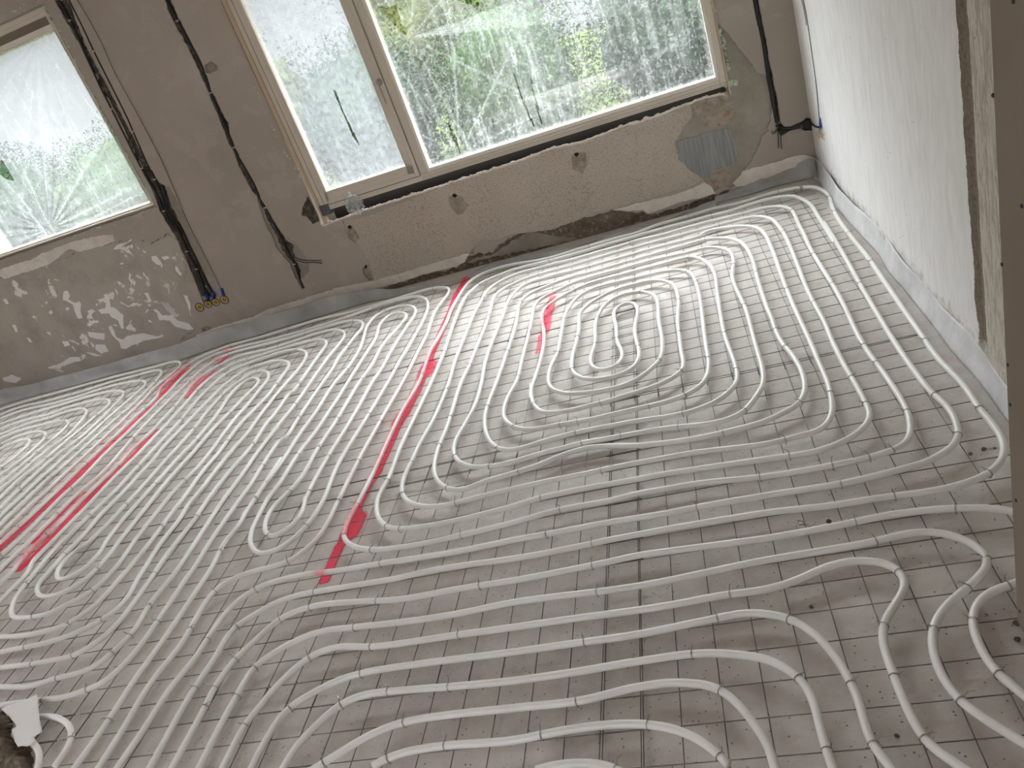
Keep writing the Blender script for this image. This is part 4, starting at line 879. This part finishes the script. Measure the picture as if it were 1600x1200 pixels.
TM = [tie_mesh(i) for i in range(7)]
TIES = PX("""L 130,260 220,630 510,660 370,1100 690,1090 990,1040 800,650 740,340 860,0 1035,345 1215,95 1215,765 1285,270 1480,60 1410,580 1450,600
K 515,80 490,410 440,760 200,990 860,930 1335,130 1285,265 1155,490 1290,690 1350,1170 650,1165
J 370,110 150,280 310,240 735,165 1370,65 625,315 330,515 720,440 680,595 1240,365 545,780 185,830 825,710 1235,690 900,910 400,1190 805,1130 1160,1060 10,555
I 210,540 140,455 340,645 470,490 520,720 265,770 725,455 655,250 825,350 945,170 970,300 1165,320 1325,115 1265,390 1455,335 1465,515 1230,680 1345,705 1310,800 1490,750 1550,915 640,920 450,1000 590,85 425,290 185,260 1585,90
H 1330,165 1190,330 1170,330 870,175 615,115 390,55 1370,575 1185,750 785,700 660,450 745,410 480,625 385,500 640,985 500,850 115,350 155,440 1340,1075 205,100 1030,60
G 560,110 400,320 425,380 690,325 1005,290 1345,320 1050,190 1435,180 530,550 180,700 310,800 200,945 490,1000 510,1150 1565,580 275,255 855,150 435,240 1070,70 15,570 75,225
F 1460,515 1510,400 1240,465 1180,650 1265,735 910,690 815,895 910,890 725,1030 1310,930 545,950 625,740 640,490 690,200 785,225 520,205 395,390 260,210 435,470 320,685 205,675 280,430 325,880 90,955 510,745 195,1125 780,1120 830,590 985,475 1115,395 1230,975
D 640,430 410,585 570,570 290,700 620,960 110,960 120,600 530,1160 660,1060 400,570 430,130
C 1450,710 1395,1100 1060,1130 1225,1040 1330,880 1040,680 1140,570 1430,450 775,960 650,930 400,920 290,1010 520,780 500,960 370,1110 920,1050 1195,290 1120,410 1105,500""")
SHORT = ['pipe of the wide double spiral', 'outermost middle pipe along the window wall', 'nested hairpin pipe left of the long red line', 'middle hairpin pipe third from the window wall', 'middle hairpin pipe fourth from the window wall', 'middle hairpin pipe fifth from the window wall', 'pipe of the narrow double spiral']
SHORT += ['%s far left hairpin pipe' % n_ for n_ in HN]
SHORT += ['pipe passing behind the brown board', 'foreground pipe of the second S-bend from right', 'foreground pipe of the third S-bend from right', 'fourth foreground arch from the right', 'fifth foreground arch from the right', 'sixth foreground arch from the right', 'seventh foreground arch from the right', 'smallest foreground arch', 'short pipe bend beside the white paper', 'short pipe stub beside the broken brickwork']
flat = []
for pi_, P in enumerate(allpaths):
    for i_ in range(0, len(P), 3): flat.append((P[i_], pi_, i_))
placed = []
def put_tie(pi_, i_):
    P = allpaths[pi_]; c_ = P[i_]; tn = (P[min(i_+3, len(P)-1)]-P[max(i_-3, 0)]).normalized()
    if any((c_-q).length < 0.05 for q in placed): return
    placed.append(c_.copy())
    o = bpy.data.objects.new('tie_wire', TM[len(placed) % len(TM)]); COL.objects.link(o)
    yax = Vector((-tn.y, tn.x, 0)).normalized(); yax = yax if yax.y > 0 or random.random() < .3 else -yax
    xax = yax.cross(Vector((0, 0, 1)))
    o.matrix_world = Matrix(((xax.x, yax.x, 0, c_.x), (xax.y, yax.y, 0, c_.y), (xax.z, yax.z, 1, c_.z), (0, 0, 0, 1)))
    where = SHORT[pi_]
    if pi_ == 0:
        dx, dy = c_.x+0.30, (c_.y-3.15)*0.85; rr = max(abs(dx), abs(dy)); bandn = 'inner turns' if rr < 0.42 else ('middle turns' if rr < 0.78 else 'outer turns')
        side = ('right' if dx > 0 else 'left') if abs(dx) > abs(dy) else ('far' if dy > 0 else 'near')
        where = '%s side, %s, of the wide double spiral' % (side, bandn)
        if c_.y < 1.9 or c_.x < -1.6: where = 'feed pipes leading to the wide double spiral'
    elif pi_ in (2, 6): where += (', far half' if c_.y > 3.3 else ', near half')
    tag(o, 'steel tie wire on the '+where, 'tie wire', 'tie wires on the '+where)
for a, b in TIES:
    q = on_floor(a, b, ZP); best = min(flat, key=lambda f: (f[0]-q).length_squared)
    if (best[0]-q).length < 0.07: put_tie(best[1], best[2])
def seen(p):
    d = p-Vector((0, 0, CH)); x = sum(CR[0][k]*d[k] for k in range(3)); y = sum(CR[1][k]*d[k] for k in range(3)); z = sum(CR[2][k]*d[k] for k in range(3))
    return z > 0 and 0 < 800+FPX*x/z < 1600 and 0 < 600+FPX*y/z < 1200
rnd = random.Random(8); cand = []
for pi_, P in enumerate(allpaths):
    i_ = rnd.randint(10, 40)
    while i_ < len(P)-4:
        if P[i_].y > 1.9 and seen(P[i_]): cand.append((P[i_].length, pi_, i_))
        i_ += rnd.randint(32, 58)
cand.sort()
for d_, pi_, i_ in cand:
    if len(placed) >= 292: break
    if any((allpaths[pi_][i_]-q).length < 0.17 for q in placed): continue
    put_tie(pi_, i_)
print('ties', len(placed))

# ------------------------------------------------------------ cables in the chases
def wire(name, txt, off, r_, mt, label, cat, group=None, parent=None, n=8):
    P = [wall_pt(*on_wall(a, b, off), off) for a, b in PX(txt)]; P = catmull(P, 0.02)
    bm = bmesh.new(); tube(bm, P, r_, n); o = obj(name, bm, M[mt], parent, smooth=True)
    if label and not parent: tag(o, label, cat, group)
    return o, P
def clips(o, P, n, seed=0):
    rnd = random.Random(seed)
    for k_ in range(n):
        i_ = int((k_+.5+rnd.uniform(-.2, .2))/n*(len(P)-1)); c_ = P[i_]; bm = bmesh.new()
        box(bm, c_+WN*0.008, 0.026, 0.006, 0.010, WROT); bev(obj('clip', bm, M['clip'], o), .002)
G_ = 'black conduits in the left wall chase'
o, P = wire('conduit', "Q 360,-20 450,150 560,390 640,560 740,760 840,960 930,1130 X 243,300 A 1060,180 1120,260 1180,390 1230,480 1262,560 1285,650", 0.008, 0.010, 'black', 'black conduit nearest the left window in the double wall chase', 'conduit', G_); clips(o, P, 5, 1)
o, P = wire('conduit', "Q 425,-20 520,170 600,340 690,520 800,740 860,880 940,1060 X 247,290 A 1040,110 1110,230 1170,370 1220,470 1250,560 1310,650", 0.008, 0.009, 'black', 'black conduit in the middle of the double wall chase by the left window', 'conduit', G_); clips(o, P, 4, 2)
o, P = wire('conduit', "Q 440,-20 540,180 610,330 700,520 810,740 885,880 960,1050 X 252,285 A 1060,120 1130,220 1190,350 1235,440 1280,540 1330,640", 0.005, 0.009, 'black', 'black conduit on the right of the double wall chase by the left window', 'conduit', G_)
o, P = wire('cable', "Q 470,-20 560,130 640,280 720,460 820,640 900,790 1000,980 1090,1190 A 1180,200 1270,380 1340,520 1395,640", 0.0165, 0.0016, 'black', 'thin dark cable strung down beside the double chase to the right end socket', 'cable', 'thin cables beside the double chase')
o, P = wire('cable', "Q 485,-20 575,130 655,285 735,460 835,640 915,790 1012,980 1100,1190 A 1195,200 1280,380 1348,520 1398,630", 0.0165, 0.0012, 'lath', 'thin pale cable strung beside the dark one down to the right end socket', 'cable', 'thin cables beside the double chase')
o, P = wire('conduit', "Q 1030,-20 1110,130 1180,250 1260,400 1310,560 1370,700 1420,810 1470,940 1540,1060 1600,1170 B 20,30 80,130 120,210 170,310 210,390 240,450 270,530 300,600", 0.010, 0.0085, 'black', 'black conduit running down the wall between the two windows', 'conduit'); clips(o, P, 5, 3)
cw = o
for tx in ("B 230,400 270,420 340,428 410,428", "B 250,425 300,440 360,440 412,445"):
    wire('wire_end', tx, 0.022, 0.003, 'black', None, None, None, cw, 6)
o, P = wire('conduit', "T -85,-20 -70,60 -30,250 0,450 30,620 62,790", 0.012, 0.0135, 'black', 'thick black conduit running down the wall right of the big window', 'conduit'); clips(o, P[-2:], 1, 3)
for tx in ("T 62,780 64,860 66,925", "T 72,780 80,860 86,930", "T 62,800 40,825 20,822", "T 62,810 45,832 25,836"): wire('wire_end', tx, 0.022, 0.0022, 'black', None, None, None, o, 6)
o, P = wire('conduit', "T 62,800 130,805 200,775 270,755", 0.012, 0.011, 'black', 'short black conduit running across to the room corner', 'conduit')
# dark round box let into the corner
q = on_wall(1263, 193); bm = bmesh.new()
bmesh.ops.create_cone(bm, cap_ends=True, segments=6, radius1=0.034, radius2=0.030, depth=0.02, matrix=Matrix.Translation(wall_pt(q[0]+.004, q[1], 0.012)) @ Matrix.Rotation(math.pi/2, 4, 'X'))
o = bev(obj('junction_box', bm, M['black'])); tag(o, 'dark wall box let into the corner at the end of the short conduit', 'junction box')
# wires on the right wall
def rw(txt, off=0.004): return [Vector((RX-off, *on_right(a, b, RX-off))) for a, b in PX(txt)]
bm = bmesh.new(); tube(bm, catmull(rw("T 215,-20 240,100 270,300 295,480 310,620 320,740"), .02), 0.0022, 6); tube(bm, catmull(rw("T 205,-20 228,80 240,160"), .02), 0.0016, 6)
o = obj('cable', bm, M['black'], smooth=True); tag(o, 'thin dark cable hanging down the right wall beside the corner', 'cable'); cb = o
bm = bmesh.new(); P = rw("B6 1010,640 1020,700 1035,790"); tube(bm, P, lambda i: .005+.004*i, 8); obj('blue_sleeve', bm, M['blue'], cb, smooth=True)
bm = bmesh.new(); rnd = random.Random(3)
for k_ in range(18):
    a = rw("B6 %d,800" % rnd.randint(1005, 1050))[0]; b = rw("B6 %d,%d" % (rnd.randint(1000, 1090), rnd.randint(880, 990)), rnd.uniform(.004, .03))[0]; c_ = (a+b)/2+Vector((-rnd.uniform(0, .02), rnd.uniform(-.01, .01), 0))
    tube(bm, catmull([a, c_, b], .01), .0011, 5)
obj('wire_ends', bm, M['copper'], cb, smooth=True)
bm = bmesh.new(); tube(bm, catmull(rw("B6 880,720 930,770 1000,790"), .01), 0.006, 6); obj('sleeve', bm, M['black'], cb, smooth=True)

# four wall boxes in a row
for i_, (a, b, nm) in enumerate([(312, 480, 'leftmost, wholly round'), (325, 475, 'second from the left'), (337, 472, 'third from the left'), (350.5, 468, 'rightmost')]):
    s_, z_ = on_wall(a, b, .014); c_ = wall_pt(s_, z_, 0.012); r_ = 0.037 if i_ in (0, 3) else 0.034
    e = empty('wall_box', c_); tag(e, 'round blue wall box with yellow cap, %s of the row of four' % nm, 'wall box', 'wall boxes in a row')
    RM = Matrix(((WU.x, WN.x, 0, 0), (WU.y, WN.y, 0, 0), (0, 0, 1, 0), (0, 0, 0, 1))) @ Matrix.Rotation(-math.pi/2, 4, 'X')
    def ring(name, r0, r1, d0, d1, mt, seg=28, rotz=0.0):
        bm = bmesh.new(); vo = []
        for (r__, d__) in ((r0, d0), (r0, d1), (r1, d1), (r1, d0)):
            vo.append([bm.verts.new(RM @ Vector((math.cos(2*math.pi*k/seg+rotz)*r__, math.sin(2*math.pi*k/seg+rotz)*r__, d__))) for k in range(seg)])
        for q_ in range(4):
            A, B = vo[q_], vo[(q_+1) % 4]
            for k in range(seg): bm.faces.new((A[k], A[(k+1) % seg], B[(k+1) % seg], B[k]))
        return obj(name, bm, M[mt], e)
    ring('rim', r_-.004, r_, -0.010, 0.006, 'darkblue')
    ring('back_plate', 0.0005, r_-.003, -0.010, -0.004, 'blue' if i_ else 'darkblue')
    cp = ring('cap', 0.0005, r_*0.66, -0.006, 0.004, 'yellow', 24); cp['label'] = 'yellow cap'
    ring('tab', r_*0.28, r_*0.42, 0.003, 0.007, 'black', 4, 0.3 if i_ % 2 else 0.8).parent = cp
    for o_ in (cp.children): o_.location = (0, 0, 0)
for (tx, i_) in (("A 1290,640 1300,670", 0), ("A 1330,625 1335,665", 1), ("A 1385,600 1400,650", 2)):
    wire('box_collar', tx, 0.012, 0.014, 'blue', 'blue conduit collar feeding the %s of the round wall boxes' % ('second', 'third', 'last')[i_], 'collar', 'blue collars on the wall boxes')

# ------------------------------------------------------------ lower left: broken masonry edge and a piece of white paper
bm = bmesh.new()
out_ = [on_floor(a, b) for a, b in PX("X -60,1085 B7 -40,440 60,520 180,670 130,740 160,830 240,900 300,920 400,930 430,1000 440,1100 450,1220 480,1330 -500,1400")]
bm = bmesh.new(); topv = []; H_ = 0.055
cx_ = sum((v.x for v in out_))/len(out_); cy_ = sum((v.y for v in out_))/len(out_)
poly = rough([(v.x, v.y) for v in out_], .012, .008, 5); xs_ = [p[0] for p in poly]; ys_ = [p[1] for p in poly]
st_ = 0.008; nx_ = int((max(xs_)-min(xs_))/st_); ny_ = int((max(ys_)-min(ys_))/st_); gv = {}
def hgt_(x, y):
    d = min(math.hypot(x-a, y-b) for a, b in poly[::2]); e = min(1, d/0.03)
    return 0.002+e*(H_*(0.75+0.5*noise.noise(Vector((x*9, y*9, 1)))+0.28*noise.noise(Vector((x*35, y*35, 4)))+.12*noise.noise(Vector((x*90, y*90, 4)))))
for i_ in range(nx_+1):
    for j_ in range(ny_+1):
        x = min(xs_)+i_*st_; y = min(ys_)+j_*st_
        if inside(poly, x, y): gv[i_, j_] = bm.verts.new((x, y, hgt_(x, y)))
for (i_, j_), v_ in list(gv.items()):
    if (i_+1, j_) in gv and (i_, j_+1) in gv and (i_+1, j_+1) in gv: bm.faces.new((v_, gv[i_+1, j_], gv[i_+1, j_+1], gv[i_, j_+1]))
bmesh.ops.delete(bm, geom=[v for v in bm.verts if not v.link_faces], context='VERTS')
ex = bmesh.ops.extrude_edge_only(bm, edges=[e for e in bm.edges if e.is_boundary])
for v_ in ex['geom']:
    if isinstance(v_, bmesh.types.BMVert): v_.co.z = 0.0
m = M['rubble'] = mat('crumbling_brown_masonry', (0.2, 0.15, 0.1), 0.95); t = NT(m); p = t.pos()
c = t.ramp(t.noise(p, 18, 6, 0.75), [(0.35, (0.09, 0.065, 0.045)), (0.55, (0.20, 0.155, 0.11)), (0.7, (0.36, 0.31, 0.25))]); t.base(c); t.bump(t.noise(p, 60, 5, 0.8), 1.0, 0.01)
o = obj('broken_masonry', bm, M['rubble']); tag(o, 'crumbling brown masonry edge in the lower left corner of the floor', 'rubble')
M['paper'] = mat('white_paper', (0.80, 0.78, 0.76), 0.7)
pp = [(a, b) for a, b in PX("B7 10,455 200,375 330,330 455,285 478,330 480,520 495,640 520,745 400,790 440,850 330,920 250,895 200,905 165,850 150,790 130,740 145,700 185,680 190,660 110,550")]
w2_ = [on_floor(a, b, 0.060) for a, b in pp]; poly = rough([(v.x, v.y) for v in w2_], .02, .0015, 3)
vs = [Vector(q) for q in poly]
xs_ = [p[0] for p in poly]; ys_ = [p[1] for p in poly]
gx = [Vector((min(xs_)+(max(xs_)-min(xs_))*i/14, min(ys_)+(max(ys_)-min(ys_))*j/14)) for i in range(15) for j in range(15)]
gx = [g for g in gx if inside(poly, g.x, g.y)]
r_ = delaunay_2d_cdt(vs+gx, [(i, (i+1) % len(vs)) for i in range(len(vs))], [], 0, 1e-5); bm = bmesh.new()
bv = [bm.verts.new((v.x, v.y, 0.058+0.012*noise.noise(Vector((v.x*7, v.y*7, 2)))+0.004*noise.noise(Vector((v.x*25, v.y*25, 2))))) for v in r_[0]]
for f_ in r_[2]:
    c0 = sum((r_[0][i].x for i in f_))/len(f_); c1 = sum((r_[0][i].y for i in f_))/len(f_)
    if inside(poly, c0, c1): bm.faces.new([bv[i] for i in f_])
bmesh.ops.delete(bm, geom=[v for v in bm.verts if not v.link_faces], context='VERTS')
o = obj('paper_piece', bm, M['paper'], smooth=True); s__ = o.modifiers.new('thick', 'SOLIDIFY'); s__.thickness = 0.0012
tag(o, 'torn piece of white paper lying over the pipe and the broken masonry', 'paper')
# loose bits on the slab
SP = [("chip of dark debris on the slab %s", [("H 1265,435", .007, 'beside the outer pipe bend near the brown board'), ("H 1350,405", .008, 'just right of another chip near the brown board'), ("H 1415,398", .005, 'closest to the outermost pipe bend'), ("L 270,190", .007, 'inside the S-bends at the lower right'), ("L 805,997", .006, 'between the two S-bends at the bottom'), ("L 1555,295", .010, 'at the foot of the brown board'), ("L 1560,395", .009, 'in front of the brown board'), ("H 380,860", .010, 'under the second foreground pipe near a loose wire')])]
rnd = random.Random(9)
for fm, L_ in SP:
    for tx, r_, wh in L_:
        a, b = PX(tx)[0]; q = on_floor(a, b, 0.003); bm = bmesh.new(); bmesh.ops.create_icosphere(bm, subdivisions=2, radius=r_*.8)
        for v_ in bm.verts: v_.co *= 1+0.6*noise.noise(v_.co*140+q); v_.co.z *= .55
        o = obj('debris_chip', bm, M['rubble']); o.location = (q.x, q.y, r_*.35); tag(o, fm % wh, 'debris', 'chips of debris')
q = on_wall(0, 0); q = on_floor(1254, 819, .012); bm = bmesh.new()
for k_ in range(7):
    a = Vector((rnd.uniform(-.015, .015), rnd.uniform(-.012, .012), rnd.uniform(0, .01))); P = [a]
    for _ in range(4): P.append(P[-1]+Vector((rnd.uniform(-.014, .014), rnd.uniform(-.012, .012), rnd.uniform(-.004, .012))))
    tube(bm, [Vector((v.x, v.y, max(v.z, -.006))) for v in catmull(P, .004)], .0009, 5)
o = obj('loose_wire', bm, M['tie'], smooth=True); o.location = q; tag(o, 'tangle of loose tie wire on the mesh below the outermost spiral pipe', 'wire')
q = on_floor(1338, 301, .05)
for (a, b, nm, s1) in ((1252, 294, 'at the far right corner of the outermost pipe', 1.0),):
    q = on_floor(a, b, ZP); bm = bmesh.new(); bmesh.ops.create_cone(bm, cap_ends=True, segments=16, radius1=.016, radius2=.016, depth=.016, matrix=Matrix.Rotation(math.pi/2, 4, 'Y')); 
    o = bev(obj('pipe_clamp', bm, M['clip'])); o.location = q; tag(o, 'small pale clamp around the pipe in the far right corner', 'clamp')

# ------------------------------------------------------------ garden behind the film
m = M['grass'] = mat('lawn', (0.06, 0.10, 0.03), 0.95, Specular_IOR_Level=0.0); t = NT(m); p = t.pos(); t.base(t.ramp(t.noise(p, 2, 6, 0.7), [(0.3, (0.022, 0.034, 0.010)), (0.7, (0.055, 0.066, 0.020))]))
bm = bmesh.new(); box(bm, Vector((-3, 17, -0.56)), 50, 23.0, 0.1); o = obj('lawn', bm, M['grass']); tag(o, 'green lawn outside behind the filmed windows', 'lawn', kind='stuff')
LM = []
for i_, (c1_, c2_) in enumerate([((0.016, 0.032, 0.010), (0.042, 0.068, 0.022)), ((0.034, 0.042, 0.014), (0.068, 0.070, 0.026)), ((0.010, 0.022, 0.010), (0.026, 0.044, 0.020))]):
    m = mat('leaves_%d' % i_, c1_, 0.9, Specular_IOR_Level=0.05); t = NT(m); p = t.pos(); t.base(t.ramp(t.noise(p, 16, 5, 0.75), [(0.38, tuple(q*.35 for q in c1_)), (0.48, c1_), (0.66, c2_)])); LM.append(m)
def bush(x, y, r_, h_, mt, label, seed, name='bush'):
    rnd = random.Random(seed); e = empty(name, (x, y, -0.5)); tag(e, label, 'bush', 'greenery in the garden')
    bm = bmesh.new()
    for _ in range(14000 if x < -8 else (9000 if y < 10.5 else 5000)):
        u = Vector((rnd.gauss(0, 1), rnd.gauss(0, 1), rnd.gauss(0, 1))).normalized(); k_ = rnd.uniform(.72, 1.02)*(1+0.22*noise.noise(u*2.3+Vector((seed, 0, 0))))
        c_ = Vector((u.x*r_*k_, u.y*r_*k_, h_/2+u.z*h_/2*k_))
        if c_.z < 0.02: continue
        a = Vector((rnd.uniform(-1, 1), rnd.uniform(-1, 1), rnd.uniform(-1, 1))).normalized()*rnd.uniform(.016, .036); b = a.cross(u).normalized()*a.length*.5
        bm.faces.new([bm.verts.new(c_+q) for q in (-a, b, a, -b)])
    me = bpy.data.meshes.new('foliage'); bm.to_mesh(me); bm.free(); link('foliage', me, LM[mt], e)
    bm = bmesh.new(); bmesh.ops.create_icosphere(bm, subdivisions=4, radius=1)
    for v_ in bm.verts:
        k_ = (.70+.10*noise.noise(v_.co*7))*(1+.22*noise.noise(v_.co*2.3+Vector((seed, 0, 0)))); v_.co = Vector((v_.co.x*r_*k_, v_.co.y*r_*k_, h_/2+v_.co.z*h_/2*k_))
    obj('inner_foliage', bm, LM[mt], e, smooth=True)
    bm = bmesh.new(); tube(bm, [Vector((0, 0, 0)), Vector((.02, 0, h_*.3)), Vector((0, .03, h_*.6))], lambda i: .05-.01*i, 8); obj('stem', bm, M['lath'], e)
    return e
bush(-3.4, 9.3, 1.0, 2.35, 2, 'dark green bush outside behind the left part of the big window', 1)
bush(-1.6, 9.0, 1.0, 2.2, 0, 'mid green bush outside behind the middle of the big window', 2)
bush(0.15, 9.5, 0.95, 2.3, 2, 'dark green bush outside behind the right half of the big window', 3)
bush(1.75, 9.0, 0.75, 1.9, 0, 'small mid green bush outside beside the right edge of the big window', 4)
bush(-5.5, 10.6, 1.3, 2.9, 1, 'yellow-green bush outside behind the narrow sash', 5)
bush(-2.9, 13.0, 2.1, 4.2, 1, 'tall yellow-green tree crown outside above the bushes', 6, 'tree')
bush(1.5, 13.2, 2.2, 4.4, 0, 'tall green tree crown outside at the upper right of the big window', 7, 'tree')
bush(-8.4, 11.4, 1.5, 2.4, 0, 'green bush outside low behind the left window', 8)
bush(-11.6, 12.2, 1.6, 2.8, 2, 'dark green bush outside at the left edge of the left window', 9)
